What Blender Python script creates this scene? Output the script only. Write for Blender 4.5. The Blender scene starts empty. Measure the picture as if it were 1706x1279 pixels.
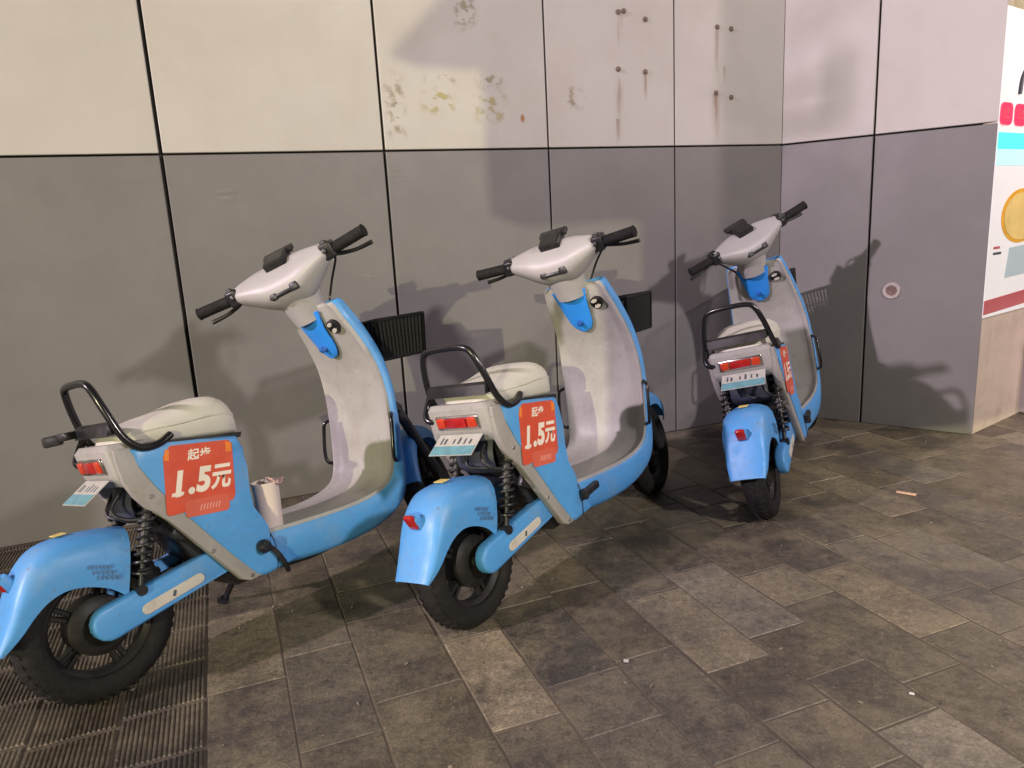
import bpy, bmesh, math, random
from mathutils import Vector, Matrix
R = math.radians
random.seed(7)
scene = bpy.context.scene
COL = scene.collection

# ------------------------------------------------------------------ camera
cam_data = bpy.data.cameras.new('camera')
cam = bpy.data.objects.new('camera', cam_data)
COL.objects.link(cam)
cam_data.sensor_width = 36.0
cam_data.lens = 36.0 * 1230 / 1706
cam_data.clip_end = 500
dv = Vector((303.0, 5660.5, 1230.0)).normalized()          # straight down, in lens axes (right, down, forward)
upv = -dv
yv = (Vector((0, 0, 1)) - upv * upv.z).normalized()
xv = yv.cross(upv)
rot = Matrix(((xv.x, -xv.y, -xv.z), (yv.x, -yv.y, -yv.z), (upv.x, -upv.y, -upv.z)))
cam.matrix_world = Matrix.Translation((0, 0, 1.18)) @ rot.to_4x4()
scene.camera = cam

# ------------------------------------------------------------------ sky and sun (night street: both low)
SUN_AZ, SUN_EL = -108.0, 12.5
world = bpy.data.worlds.new('World')
scene.world = world
world.use_nodes = True
wn = world.node_tree.nodes
sky = wn.new('ShaderNodeTexSky')
sky.sky_type = 'NISHITA'
sky.sun_disc = False
sky.sun_elevation = R(SUN_EL)
sky.sun_rotation = R(90 - SUN_AZ)
sky.dust_density = 3.0
wn['Background'].inputs['Strength'].default_value = 0.008
world.node_tree.links.new(sky.outputs[0], wn['Background'].inputs[0])
SUN_DIR = Vector((math.cos(R(SUN_AZ)) * math.cos(R(SUN_EL)), math.sin(R(SUN_AZ)) * math.cos(R(SUN_EL)), math.sin(R(SUN_EL))))
sl = bpy.data.lights.new('sun', 'SUN')
sl.energy = 1.75
sl.color = (1.0, 0.93, 0.54)
sl.angle = R(0.5)
so = bpy.data.objects.new('sun', sl)
COL.objects.link(so)
so.rotation_euler = SUN_DIR.to_track_quat('Z', 'Y').to_euler()
vs = scene.view_settings
vs.view_transform = 'Standard'
vs.look = 'None'
vs.exposure = 0.0
vs.gamma = 1.0
vs.use_curve_mapping = False
# street lamps: x, y, height, watts, colour, radius  (built further down)
LAMP_RIGHT = (3.5, -1.4, 3.3, 860, (1.0, 0.90, 0.86), 0.17)
LAMP_LEFT = (-13.2, -5.7, 7.2, 12000, (1.0, 0.81, 0.93), 0.22)
LAMP_SHOP = (3.72, 3.075, 2.35, 115, (1.0, 0.78, 0.78), 0.05)

# ------------------------------------------------------------------ materials
def mat(name, base, rough=0.5, metal=0.0, var=0.0, vscale=6.0, bump=0.0, bscale=60.0, dirt=None, damt=0.0, dscale=4.0,
        emit=None, estr=0.0, coat=0.0, objcol=False, spec=0.5, rvar=0.0, scratch=None, speck=None):
    m = bpy.data.materials.new(name)
    m.use_nodes = True
    nt = m.node_tree
    N, L = nt.nodes, nt.links
    b = N['Principled BSDF']
    b.inputs['Base Color'].default_value = (*base, 1)
    b.inputs['Roughness'].default_value = rough
    b.inputs['Metallic'].default_value = metal
    b.inputs['Coat Weight'].default_value = coat
    b.inputs['Specular IOR Level'].default_value = spec
    tc = N.new('ShaderNodeTexCoord')
    col = None
    if objcol:
        oi = N.new('ShaderNodeObjectInfo')
        col = oi.outputs['Color']
        # shift the grain from piece to piece
        va = N.new('ShaderNodeVectorMath'); va.operation = 'ADD'
        cx = N.new('ShaderNodeCombineXYZ')
        mu = N.new('ShaderNodeMath'); mu.operation = 'MULTIPLY'; mu.inputs[1].default_value = 37.0
        L.new(oi.outputs['Random'], mu.inputs[0]); L.new(mu.outputs[0], cx.inputs[0]); L.new(mu.outputs[0], cx.inputs[1])
        L.new(tc.outputs['Object'], va.inputs[0]); L.new(cx.outputs[0], va.inputs[1])
        vec = va.outputs[0]
    else:
        vec = tc.outputs['Object']
    if var > 0:
        n = N.new('ShaderNodeTexNoise'); n.inputs['Scale'].default_value = vscale; n.inputs['Detail'].default_value = 8
        n.inputs['Roughness'].default_value = 0.65
        L.new(vec, n.inputs['Vector'])
        mr = N.new('ShaderNodeMapRange')
        mr.inputs['From Min'].default_value = 0.3; mr.inputs['From Max'].default_value = 0.7
        mr.inputs['To Min'].default_value = 1 - var; mr.inputs['To Max'].default_value = 1 + var
        L.new(n.outputs['Fac'], mr.inputs['Value'])
        mx = N.new('ShaderNodeVectorMath'); mx.operation = 'SCALE'
        if col is None: mx.inputs[0].default_value = base
        else: L.new(col, mx.inputs[0])
        L.new(mr.outputs[0], mx.inputs['Scale'])
        col = mx.outputs[0]
    if dirt is not None:
        n2 = N.new('ShaderNodeTexNoise'); n2.inputs['Scale'].default_value = dscale; n2.inputs['Detail'].default_value = 10
        n2.inputs['Roughness'].default_value = 0.7
        L.new(vec, n2.inputs['Vector'])
        cr = N.new('ShaderNodeMapRange'); cr.inputs['From Min'].default_value = 0.48; cr.inputs['From Max'].default_value = 0.68
        cr.inputs['To Max'].default_value = damt
        L.new(n2.outputs['Fac'], cr.inputs['Value'])
        mm = N.new('ShaderNodeMix'); mm.data_type = 'RGBA'
        L.new(cr.outputs[0], mm.inputs['Factor'])
        if col is None: mm.inputs['A'].default_value = (*base, 1)
        else: L.new(col, mm.inputs['A'])
        mm.inputs['B'].default_value = (*dirt, 1)
        col = mm.outputs['Result']
    if speck is not None:
        n6 = N.new('ShaderNodeTexNoise'); n6.inputs['Scale'].default_value = 55; n6.inputs['Detail'].default_value = 5; n6.inputs['Roughness'].default_value = 0.7
        L.new(vec, n6.inputs['Vector'])
        m6 = N.new('ShaderNodeMapRange'); m6.inputs['From Min'].default_value = 0.60; m6.inputs['From Max'].default_value = 0.70; m6.inputs['To Max'].default_value = 0.55
        L.new(n6.outputs['Fac'], m6.inputs['Value'])
        x6 = N.new('ShaderNodeMix'); x6.data_type = 'RGBA'; L.new(m6.outputs[0], x6.inputs['Factor']); L.new(col, x6.inputs['A']); x6.inputs['B'].default_value = (*speck, 1)
        col = x6.outputs['Result']
    if scratch is not None:
        for (sc3, rz, th) in (((9, 7, 150), 0.7, 0.69), ((120, 11, 14), -0.5, 0.70)):
            mp = N.new('ShaderNodeMapping'); mp.inputs['Scale'].default_value = sc3; mp.inputs['Rotation'].default_value = (0.2, rz, 0.3)
            L.new(vec, mp.inputs['Vector'])
            n5 = N.new('ShaderNodeTexNoise'); n5.inputs['Scale'].default_value = 1.6; n5.inputs['Detail'].default_value = 3
            L.new(mp.outputs[0], n5.inputs['Vector'])
            m5 = N.new('ShaderNodeMapRange'); m5.inputs['From Min'].default_value = th; m5.inputs['From Max'].default_value = th + 0.06; m5.inputs['To Max'].default_value = 0.35
            L.new(n5.outputs['Fac'], m5.inputs['Value'])
            x5 = N.new('ShaderNodeMix'); x5.data_type = 'RGBA'; L.new(m5.outputs[0], x5.inputs['Factor']); L.new(col, x5.inputs['A']); x5.inputs['B'].default_value = (*scratch, 1)
            col = x5.outputs['Result']
    if col is not None: L.new(col, b.inputs['Base Color'])
    if rvar > 0:
        n4 = N.new('ShaderNodeTexNoise'); n4.inputs['Scale'].default_value = vscale * 2.3; n4.inputs['Detail'].default_value = 6
        L.new(vec, n4.inputs['Vector'])
        m4 = N.new('ShaderNodeMapRange'); m4.inputs['From Min'].default_value = 0.3; m4.inputs['From Max'].default_value = 0.7
        m4.inputs['To Min'].default_value = rough - rvar; m4.inputs['To Max'].default_value = rough + rvar
        L.new(n4.outputs['Fac'], m4.inputs['Value']); L.new(m4.outputs[0], b.inputs['Roughness'])
    if bump > 0:
        n3 = N.new('ShaderNodeTexNoise'); n3.inputs['Scale'].default_value = bscale; n3.inputs['Detail'].default_value = 6
        L.new(vec, n3.inputs['Vector'])
        bp = N.new('ShaderNodeBump'); bp.inputs['Strength'].default_value = bump; bp.inputs['Distance'].default_value = 0.01
        L.new(n3.outputs['Fac'], bp.inputs['Height']); L.new(bp.outputs[0], b.inputs['Normal'])
    if emit:
        b.inputs['Emission Color'].default_value = (*emit, 1)
        b.inputs['Emission Strength'].default_value = estr
    return m

M = {}
M['blue'] = mat('blue_plastic', (0.075, 0.30, 0.66), 0.47, var=0.07, vscale=9, dirt=(0.22, 0.33, 0.45), damt=0.42, dscale=7, rvar=0.10, bump=0.02, bscale=180, scratch=(0.30, 0.45, 0.62), speck=(0.10, 0.15, 0.22))
M['blue_dark'] = mat('blue_dark_plastic', (0.02, 0.11, 0.42), 0.4)
M['blue_bright'] = mat('blue_bright_plastic', (0.03, 0.26, 0.80), 0.3, var=0.05)
M['cream'] = mat('grey_cream_plastic', (0.36, 0.352, 0.335), 0.5, var=0.08, vscale=7, dirt=(0.22, 0.20, 0.17), damt=0.45, dscale=5, rvar=0.08, bump=0.02, bscale=200, scratch=(0.24, 0.22, 0.20), speck=(0.20, 0.18, 0.15))
M['trim'] = mat('grey_trim_plastic', (0.31, 0.295, 0.285), 0.52, var=0.1, dirt=(0.17, 0.15, 0.125), damt=0.45, speck=(0.14, 0.12, 0.10), scratch=(0.2, 0.19, 0.18))
M['silver'] = mat('silver_plastic', (0.365, 0.355, 0.36), 0.42, var=0.06, dirt=(0.26, 0.24, 0.22), damt=0.35, dscale=9)
M['seat'] = mat('cream_vinyl', (0.57, 0.56, 0.49), 0.55, var=0.04, dirt=(0.42, 0.39, 0.30), damt=0.25, dscale=8, bump=0.25, bscale=420)
M['black'] = mat('black_plastic', (0.012, 0.012, 0.014), 0.42, var=0.2, rvar=0.1, dirt=(0.06, 0.055, 0.05), damt=0.4, dscale=14)
M['basket'] = mat('black_basket_plastic', (0.006, 0.006, 0.007), 0.6, var=0.2, spec=0.25)
M['gloss'] = mat('black_painted_steel', (0.010, 0.010, 0.012), 0.22, rvar=0.08)
M['rubber'] = mat('tyre_rubber', (0.011, 0.0105, 0.0105), 0.78, var=0.2, dirt=(0.035, 0.031, 0.027), damt=0.4, dscale=16, bump=0.3, bscale=90, spec=0.25)
M['rim'] = mat('dark_cast_rim', (0.012, 0.012, 0.012), 0.5, metal=0.0, var=0.2, dirt=(0.05, 0.042, 0.034), damt=0.4, dscale=14, spec=0.25)
M['navy'] = mat('navy_mudflap', (0.035, 0.038, 0.06), 0.5, var=0.15)
M['chrome'] = mat('worn_chrome', (0.55, 0.53, 0.50), 0.2, metal=1.0)
M['steel'] = mat('dull_steel', (0.30, 0.29, 0.27), 0.42, metal=0.9, var=0.15, rvar=0.1)
M['redlens'] = mat('red_lens', (0.36, 0.010, 0.010), 0.18, coat=0.5, var=0.15, vscale=60)
M['amber'] = mat('amber_lens', (0.50, 0.040, 0.012), 0.2, coat=0.5, var=0.15, vscale=60)
M['sticker'] = mat('red_orange_vinyl', (0.60, 0.078, 0.035), 0.38, var=0.12, vscale=10, dirt=(0.62, 0.17, 0.10), damt=0.4, dscale=9)
M['sticker2'] = mat('light_red_vinyl', (0.62, 0.12, 0.07), 0.4, var=0.06)
M['orange'] = mat('orange_vinyl', (0.78, 0.22, 0.03), 0.4)
M['print'] = mat('cream_print', (0.80, 0.73, 0.62), 0.5, var=0.05)
M['pinkprint'] = mat('faded_print', (0.72, 0.36, 0.30), 0.5)
M['insert'] = mat('pale_insert', (0.55, 0.52, 0.46), 0.5, var=0.08, dirt=(0.3, 0.26, 0.2), damt=0.35, dscale=20)
M['greyprint'] = mat('grey_blue_print', (0.065, 0.18, 0.36), 0.5, var=0.2, vscale=40)
M['darkprint'] = mat('dark_print', (0.06, 0.08, 0.10), 0.5)
M['yellowtag'] = mat('yellow_tag', (0.75, 0.60, 0.18), 0.5, var=0.1)
M['cup'] = mat('pink_paper', (0.80, 0.68, 0.62), 0.6, var=0.03)
M['cupin'] = mat('cup_inside', (0.25, 0.18, 0.17), 0.7)
M['napkin'] = mat('pink_film', (0.78, 0.50, 0.55), 0.4)
M['upper'] = mat('cream_wall_panel', (0.60, 0.565, 0.51), 0.55, var=0.06, vscale=1.6, dirt=(0.40, 0.35, 0.28), damt=0.34, dscale=2.2, objcol=True, bump=0.03, bscale=70, rvar=0.06)
M['lower'] = mat('grey_wall_panel', (0.20, 0.185, 0.18), 0.5, var=0.10, vscale=1.8, dirt=(0.205, 0.195, 0.18), damt=0.35, dscale=3.5, objcol=True, bump=0.03, bscale=70, rvar=0.07)
M['joint'] = mat('dark_joint', (0.025, 0.022, 0.02), 0.9)
M['endwall'] = mat('beige_render', (0.52, 0.44, 0.36), 0.75, var=0.08, vscale=4, dirt=(0.32, 0.25, 0.19), damt=0.5, dscale=5, bump=0.1, bscale=60)
M['bolt'] = mat('rusty_bolt', (0.20, 0.15, 0.12), 0.6, metal=0.4, var=0.3, vscale=60)
def paver_material():
    m = bpy.data.materials.new('worn_paver'); m.use_nodes = True
    nt = m.node_tree; N = nt.nodes; L = nt.links
    b = N['Principled BSDF']
    oi = N.new('ShaderNodeObjectInfo'); ge = N.new('ShaderNodeNewGeometry')
    def noise(scale, det, rough=0.6, dist=0.0, rnd=False):
        n = N.new('ShaderNodeTexNoise'); n.inputs['Scale'].default_value = scale; n.inputs['Detail'].default_value = det
        n.inputs['Roughness'].default_value = rough; n.inputs['Distortion'].default_value = dist
        L.new(ge.outputs['Position'], n.inputs['Vector']); return n.outputs['Fac']
    def rng(sock, a, b_, c, d):
        r_ = N.new('ShaderNodeMapRange'); r_.inputs['From Min'].default_value = a; r_.inputs['From Max'].default_value = b_
        r_.inputs['To Min'].default_value = c; r_.inputs['To Max'].default_value = d; L.new(sock, r_.inputs['Value']); return r_.outputs[0]
    def mix(f, A, B):
        x = N.new('ShaderNodeMix'); x.data_type = 'RGBA'; L.new(f, x.inputs['Factor'])
        if isinstance(A, tuple): x.inputs['A'].default_value = (*A, 1)
        else: L.new(A, x.inputs['A'])
        if isinstance(B, tuple): x.inputs['B'].default_value = (*B, 1)
        else: L.new(B, x.inputs['B'])
        return x.outputs['Result']
    g = rng(noise(38, 6, 0.75), 0.3, 0.7, 0.50, 1.50)
    sc2 = N.new('ShaderNodeVectorMath'); sc2.operation = 'SCALE'; L.new(oi.outputs['Color'], sc2.inputs[0]); L.new(g, sc2.inputs['Scale'])
    col = mix(rng(noise(2.2, 9, 0.68, 0.15), 0.46, 0.62, 0.0, 0.66), sc2.outputs[0], (0.046, 0.040, 0.038))
    col = mix(rng(noise(5.0, 10, 0.74, 0.1), 0.47, 0.62, 0.0, 0.70), col, (0.20, 0.170, 0.112))
    col = mix(rng(noise(11, 10, 0.78, 0.1), 0.55, 0.68, 0.0, 0.75), col, (0.034, 0.030, 0.027))
    col = mix(rng(noise(24, 8, 0.75, 0.0), 0.61, 0.72, 0.0, 0.6), col, (0.27, 0.23, 0.16))
    fs = N.new('ShaderNodeVectorMath'); fs.operation = 'SCALE'; L.new(col, fs.inputs[0]); L.new(rng(noise(130, 4, 0.8), 0.3, 0.7, 0.6, 1.4), fs.inputs['Scale'])
    col = mix(rng(noise(75, 3, 0.6), 0.66, 0.72, 0.0, 0.7), fs.outputs[0], (0.26, 0.23, 0.18))
    L.new(col, b.inputs['Base Color'])
    L.new(rng(noise(6, 6), 0.3, 0.7, 0.28, 0.58), b.inputs['Roughness'])
    bp = N.new('ShaderNodeBump'); bp.inputs['Strength'].default_value = 0.45; bp.inputs['Distance'].default_value = 0.006
    L.new(noise(55, 8, 0.7), bp.inputs['Height']); L.new(bp.outputs[0], b.inputs['Normal'])
    return m
M['paver'] = paver_material()
M['mortar'] = mat('joint_dirt', (0.075, 0.060, 0.042), 0.95, var=0.4, vscale=18, bump=0.4, bscale=60)
M['litterwhite'] = mat('litter_white', (0.50, 0.48, 0.44), 0.6)
M['litterstick'] = mat('litter_wood', (0.62, 0.42, 0.28), 0.6, var=0.1)
M['concrete'] = mat('grey_concrete', (0.30, 0.29, 0.28), 0.8, var=0.1, bump=0.2)
M['pole'] = mat('grey_pole', (0.12, 0.12, 0.13), 0.4, metal=0.6)

# ------------------------------------------------------------------ mesh helpers
def new_bm(): return bmesh.new()

def done(bm, name, smooth=True, angle=40):
    bmesh.ops.recalc_face_normals(bm, faces=bm.faces)
    me = bpy.data.meshes.new(name)
    bm.to_mesh(me)
    bm.free()
    if smooth:
        for p in me.polygons: p.use_smooth = True
        me.set_sharp_from_angle(angle=R(angle))
    return me

def spline(pts, n):
    """Catmull-Rom through a list of equal-length tuples, n steps per span"""
    out = []
    P = [pts[0]] + list(pts) + [pts[-1]]
    for i in range(1, len(P) - 2):
        a, b, c, d = P[i - 1], P[i], P[i + 1], P[i + 2]
        for k in range(n):
            t = k / n
            out.append(tuple(0.5 * (2 * q + (r - p) * t + (2 * p - 5 * q + 4 * r - s) * t * t + (3 * q - p - 3 * r + s) * t ** 3)
                             for p, q, r, s in zip(a, b, c, d)))
    out.append(tuple(pts[-1]))
    return out

def grid(bm, rows, close=False, caps=False):
    """skin a list of equal-length rows of points"""
    V = [[bm.verts.new(p) for p in r] for r in rows]
    n = len(V[0])
    for i in range(len(V) - 1):
        for j in range(n if close else n - 1):
            k = (j + 1) % n
            try: bm.faces.new((V[i][j], V[i][k], V[i + 1][k], V[i + 1][j]))
            except ValueError: pass
    if caps:
        bm.faces.new(V[0]); bm.faces.new(V[-1])
    return V

def box(bm, c, s, rotm=None, bevel=0.0, seg=2):
    r = bmesh.ops.create_cube(bm, size=1.0)
    vs_ = r['verts']
    for v in vs_:
        p = Vector((v.co.x * s[0], v.co.y * s[1], v.co.z * s[2]))
        if rotm is not None: p = rotm @ p
        v.co = p + Vector(c)
    if bevel > 0:
        es = {e for v in vs_ for e in v.link_edges}
        bmesh.ops.bevel(bm, geom=list(es), offset=bevel, segments=seg, profile=0.5, affect='EDGES')

def prism(bm, poly, y0, y1, bevel=0.0, seg=3, axis='y'):
    """polygon in x,z extruded along y"""
    A = [bm.verts.new((p[0], y0, p[1])) for p in poly]
    B = [bm.verts.new((p[0], y1, p[1])) for p in poly]
    fs = [bm.faces.new(A), bm.faces.new(B[::-1])]
    n = len(poly)
    for i in range(n):
        fs.append(bm.faces.new((A[i], B[i], B[(i + 1) % n], A[(i + 1) % n])))
    if bevel > 0:
        es = {e for f in fs[:2] for e in f.edges}
        bmesh.ops.bevel(bm, geom=list(es), offset=bevel, segments=seg, profile=0.5, affect='EDGES')

def tube(bm, pts, r, n=10, smooth=0, caps=True):
    """round bar through points; r a number or one per point"""
    pts = [Vector(p) for p in pts]
    rs = [r] * len(pts) if not isinstance(r, (list, tuple)) else list(r)
    if smooth:
        q = spline([(*p, w) for p, w in zip(pts, rs)], smooth)
        pts = [Vector(p[:3]) for p in q]; rs = [p[3] for p in q]
    rows = []
    prev = None
    for i, p in enumerate(pts):
        t = (pts[min(i + 1, len(pts) - 1)] - pts[max(i - 1, 0)]).normalized()
        if prev is None:
            a = t.orthogonal().normalized()
        else:
            a = (prev - t * prev.dot(t)).normalized()
        prev = a
        b = t.cross(a)
        rows.append([p + (a * math.cos(2 * math.pi * k / n) + b * math.sin(2 * math.pi * k / n)) * rs[i] for k in range(n)])
    grid(bm, rows, close=True, caps=caps)

def lathe(bm, prof, c, n=48, axis='y', closed=False):
    """prof: list of (radius, along-axis offset)"""
    rows = []
    for k in range(n):
        a = 2 * math.pi * k / n
        row = []
        for r_, o in prof:
            if axis == 'y': row.append((c[0] + r_ * math.cos(a), c[1] + o, c[2] + r_ * math.sin(a)))
            else: row.append((c[0] + r_ * math.cos(a), c[1] + r_ * math.sin(a), c[2] + o))
        rows.append(row)
    V = [[bm.verts.new(p) for p in r_] for r_ in rows]
    m = len(prof)
    for i in range(n):
        for j in range(m if closed else m - 1):
            q = (j + 1) % m
            bm.faces.new((V[i][j], V[i][q], V[(i + 1) % n][q], V[(i + 1) % n][j]))
    if not closed:
        if prof[0][0] > 1e-6: bm.faces.new([V[i][0] for i in range(n)])
        if prof[-1][0] > 1e-6: bm.faces.new([V[i][-1] for i in range(n)][::-1])
        bmesh.ops.remove_doubles(bm, verts=bm.verts, dist=1e-6)

def thick(bm, d):
    bmesh.ops.recalc_face_normals(bm, faces=bm.faces)
    bmesh.ops.solidify(bm, geom=list(bm.faces), thickness=d)

def obj(name, me, material, parent=None):
    o = bpy.data.objects.new(name, me)
    COL.objects.link(o)
    if material is not None and me is not None:
        if not me.materials: me.materials.append(M[material])
    if parent is not None: o.parent = parent
    return o

def empty(name, loc=(0, 0, 0)):
    o = bpy.data.objects.new(name, None)
    o.empty_display_size = 0.1
    COL.objects.link(o)
    o.location = loc
    return o

def tag(o, label, cat, group=None):
    o['label'] = label
    o['category'] = cat
    if group: o['group'] = group
    return o

def text_mesh(body, size, fn, bold=0.0, shear=0.0, align='CENTER', depth=0.0):
    """letters as a mesh; fn maps flat (x, y) to a 3-D point"""
    cu = bpy.data.curves.new('letters', 'FONT')
    cu.body = body
    cu.size = size
    cu.offset = bold
    cu.shear = shear
    cu.align_x = align
    cu.align_y = 'BOTTOM_BASELINE'
    cu.resolution_u = 4
    to = bpy.data.objects.new('letters', cu)
    COL.objects.link(to)
    dg = bpy.context.evaluated_depsgraph_get()
    me = bpy.data.meshes.new_from_object(to.evaluated_get(dg))
    bpy.data.objects.remove(to)
    for v in me.vertices: v.co = fn(v.co.x, v.co.y)
    me.materials.clear()
    return me

# ------------------------------------------------------------------ the place: frame of the walls
K = Vector((1.5565, 4.2291, 0))                 # inner corner
CN = Vector((2.3354, 3.6198, 0))                # end of the short wall
U = Vector((math.cos(R(21.02)), math.sin(R(21.02)), 0))
NV = Vector((U.y, -U.x, 0))                     # out of the long wall, to the viewer
U2 = (CN - K).normalized()
NV2 = Vector((U2.y, -U2.x, 0)) if Vector((U2.y, -U2.x, 0)).y < 0 else Vector((-U2.y, U2.x, 0))
UE = Vector((math.cos(R(36)), math.sin(R(36)), 0))
NE = Vector((UE.y, -UE.x, 0))
ZV = Vector((0, 0, 1))
def frame(origin, ux, nv):
    m = Matrix.Identity(4)
    for i in range(3):
        m[i][0] = ux[i]; m[i][1] = nv[i]; m[i][2] = ZV[i]; m[i][3] = origin[i]
    return m
F1, F2, F3 = frame(K, U, NV), frame(K, U2, NV2), frame(CN, UE, NE)

# ------------------------------------------------------------------ ground
bm = new_bm()
s = 60
vsq = [bm.verts.new(p) for p in ((-s, -s, -0.0024), (s, -s, -0.0024), (s, s, -0.0024), (-s, s, -0.0024))]
bm.faces.new(vsq)
ground = obj('pavement', done(bm, 'pavement'), None)
ground['kind'] = 'structure'
gm = bpy.data.materials.new('far_paving')
gm.use_nodes = True
nt = gm.node_tree; N = nt.nodes; L = nt.links
b = N['Principled BSDF']; b.inputs['Roughness'].default_value = 0.8
tc = N.new('ShaderNodeTexCoord')
mp = N.new('ShaderNodeMapping'); mp.inputs['Rotation'].default_value = (0, 0, R(-21.02 + 90)); mp.inputs['Scale'].default_value = (2.43, 2.43, 2.43)
L.new(tc.outputs['Object'], mp.inputs['Vector'])
bk = N.new('ShaderNodeTexBrick'); bk.inputs['Scale'].default_value = 1.0
bk.inputs['Brick Width'].default_value = 1.0; bk.inputs['Row Height'].default_value = 0.5
bk.inputs['Mortar Size'].default_value = 0.012
bk.inputs['Color1'].default_value = (0.13, 0.105, 0.075, 1); bk.inputs['Color2'].default_value = (0.09, 0.074, 0.055, 1)
bk.inputs['Mortar'].default_value = (0.11, 0.088, 0.06, 1)
L.new(mp.outputs[0], bk.inputs['Vector'])
nz = N.new('ShaderNodeTexNoise'); nz.inputs['Scale'].default_value = 6; nz.inputs['Detail'].default_value = 8
L.new(tc.outputs['Object'], nz.inputs['Vector'])
mrg = N.new('ShaderNodeMapRange'); mrg.inputs['To Min'].default_value = 0.45; mrg.inputs['To Max'].default_value = 1.35
L.new(nz.outputs['Fac'], mrg.inputs['Value'])
sc_ = N.new('ShaderNodeVectorMath'); sc_.operation = 'SCALE'
L.new(bk.outputs['Color'], sc_.inputs[0]); L.new(mrg.outputs[0], sc_.inputs['Scale'])
L.new(sc_.outputs[0], b.inputs['Base Color'])
ground.data.materials.append(gm)

# pavers: strips square to the long wall, each an object
PL = 0.43
def paver_mesh(w, l, ribs=False, seed=0):
    rnd = random.Random(seed)
    bm = new_bm()
    if not ribs:
        j = lambda: rnd.uniform(-0.003, 0.003)
        g = 0.0022
        top = [(-w / 2 + g + j(), -l / 2 + g + j()), (w / 2 - g + j(), -l / 2 + g + j()), (w / 2 - g + j(), l / 2 - g + j()), (-w / 2 + g + j(), l / 2 - g + j())]
        prof = [(0.0, -0.03), (0.0, -0.003), (0.003, 0.0)]
        rows = []
        for ins, z in prof:
            rows.append([(x - math.copysign(ins, x), y - math.copysign(ins, y), z) for x, y in top])
        V = grid(bm, rows, close=True)
        bm.faces.new(V[-1])
    else:
        n = 17
        g = 0.004
        x0 = -w / 2 + g; pw = (w - 2 * g) / n
        prof = [(x0, -0.03), (x0, -0.001)]
        for i in range(n):
            a = x0 + i * pw
            prof += [(a + pw * 0.18, -0.001), (a + pw * 0.32, 0.003), (a + pw * 0.72, 0.003), (a + pw * 0.86, -0.001)]
        prof += [(-x0, -0.001), (-x0, -0.03)]
        e = l / 2 - g
        rows = [[(x, y, min(z, zc)) for x, z in prof] for y, zc in ((-e, -0.001), (-e + 0.002, -0.001), (-e + 0.005, 1), (e - 0.005, 1), (e - 0.002, -0.001), (e, -0.001))]
        V = grid(bm, rows)
        bm.faces.new(V[0]); bm.faces.new(V[-1][::-1])
    return done(bm, 'paver', smooth=False)

bounds = [-3.14, -2.935, -2.738, -2.50, -2.318, -2.10, -1.91]
while bounds[-1] < 2.4: bounds.append(bounds[-1] + 0.205)
while bounds[0] > -4.1: bounds.insert(0, bounds[0] - 0.205)
pmesh = {}
rnd = random.Random(21)
def to_px(P):
    q = cam.matrix_world.inverted() @ P
    if q.z > -0.1: return None
    return (853 + 1230 * q.x / -q.z, 639.5 - 1230 * q.y / -q.z)
npav = 0
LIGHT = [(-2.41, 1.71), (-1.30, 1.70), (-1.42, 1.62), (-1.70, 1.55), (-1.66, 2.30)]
for si in range(len(bounds) - 1):
    u0, u1 = bounds[si], bounds[si + 1]
    w = u1 - u0
    uc = (u0 + u1) / 2
    v = 0.03
    if abs(uc + 2.41) < 0.1: v = 1.49 - 4 * PL + 0.0
    else: v = -rnd.uniform(0.0, PL)
    while v < 3.7:
        l = PL if rnd.random() > 0.42 else PL / 2
        if abs(uc + 2.41) < 0.1: l = PL
        if uc < -3.14: l = 0.205
        vc = v + l / 2
        v0_ = v
        v += l
        if v <= 0.03: continue
        if v0_ < 0.012:                      # cut against the wall foot
            l = v - 0.012; vc = 0.012 + l / 2
        P = K + U * uc + NV * vc
        # nothing of the paving behind the short wall, nor outside the picture's neighbourhood
        if (P - K).dot(NV2) < -0.02 and (P - CN).dot(U2) < 0: continue
        px = to_px(P)
        if px is None or px[0] < -170 or px[0] > 1880 or px[1] > 1470: continue
        ribs = uc < -3.14
        key = (round(w, 3), round(l, 3), ribs, rnd.randint(0, 2))
        if key not in pmesh: pmesh[key] = paver_mesh(w, l, ribs, hash(key[:2]) % 97 + key[3])
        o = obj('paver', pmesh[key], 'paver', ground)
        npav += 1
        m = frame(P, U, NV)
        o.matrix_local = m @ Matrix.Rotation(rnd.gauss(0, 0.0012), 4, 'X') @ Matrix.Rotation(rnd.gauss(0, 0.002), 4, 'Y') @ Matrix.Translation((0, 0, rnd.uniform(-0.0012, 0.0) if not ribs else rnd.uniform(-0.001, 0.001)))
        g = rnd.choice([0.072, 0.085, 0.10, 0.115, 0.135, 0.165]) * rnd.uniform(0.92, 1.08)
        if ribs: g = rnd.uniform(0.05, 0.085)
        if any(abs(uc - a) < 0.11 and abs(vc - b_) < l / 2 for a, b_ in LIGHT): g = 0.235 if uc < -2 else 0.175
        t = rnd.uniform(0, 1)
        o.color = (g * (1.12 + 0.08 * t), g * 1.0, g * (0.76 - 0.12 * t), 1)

# ------------------------------------------------------------------ long wall
def wall_panel(w, z0, z1, ga, gb):
    bm = new_bm()
    g = 0.0045
    za, zb = z0 + (g if z0 > 0 else 0), z1 - g
    box(bm, ((ga - gb) / 2, 0, (za + zb) / 2), (w - ga - gb, 0.02, zb - za), bevel=0.0025, seg=1)
    return done(bm, 'panel', smooth=False)

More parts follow.
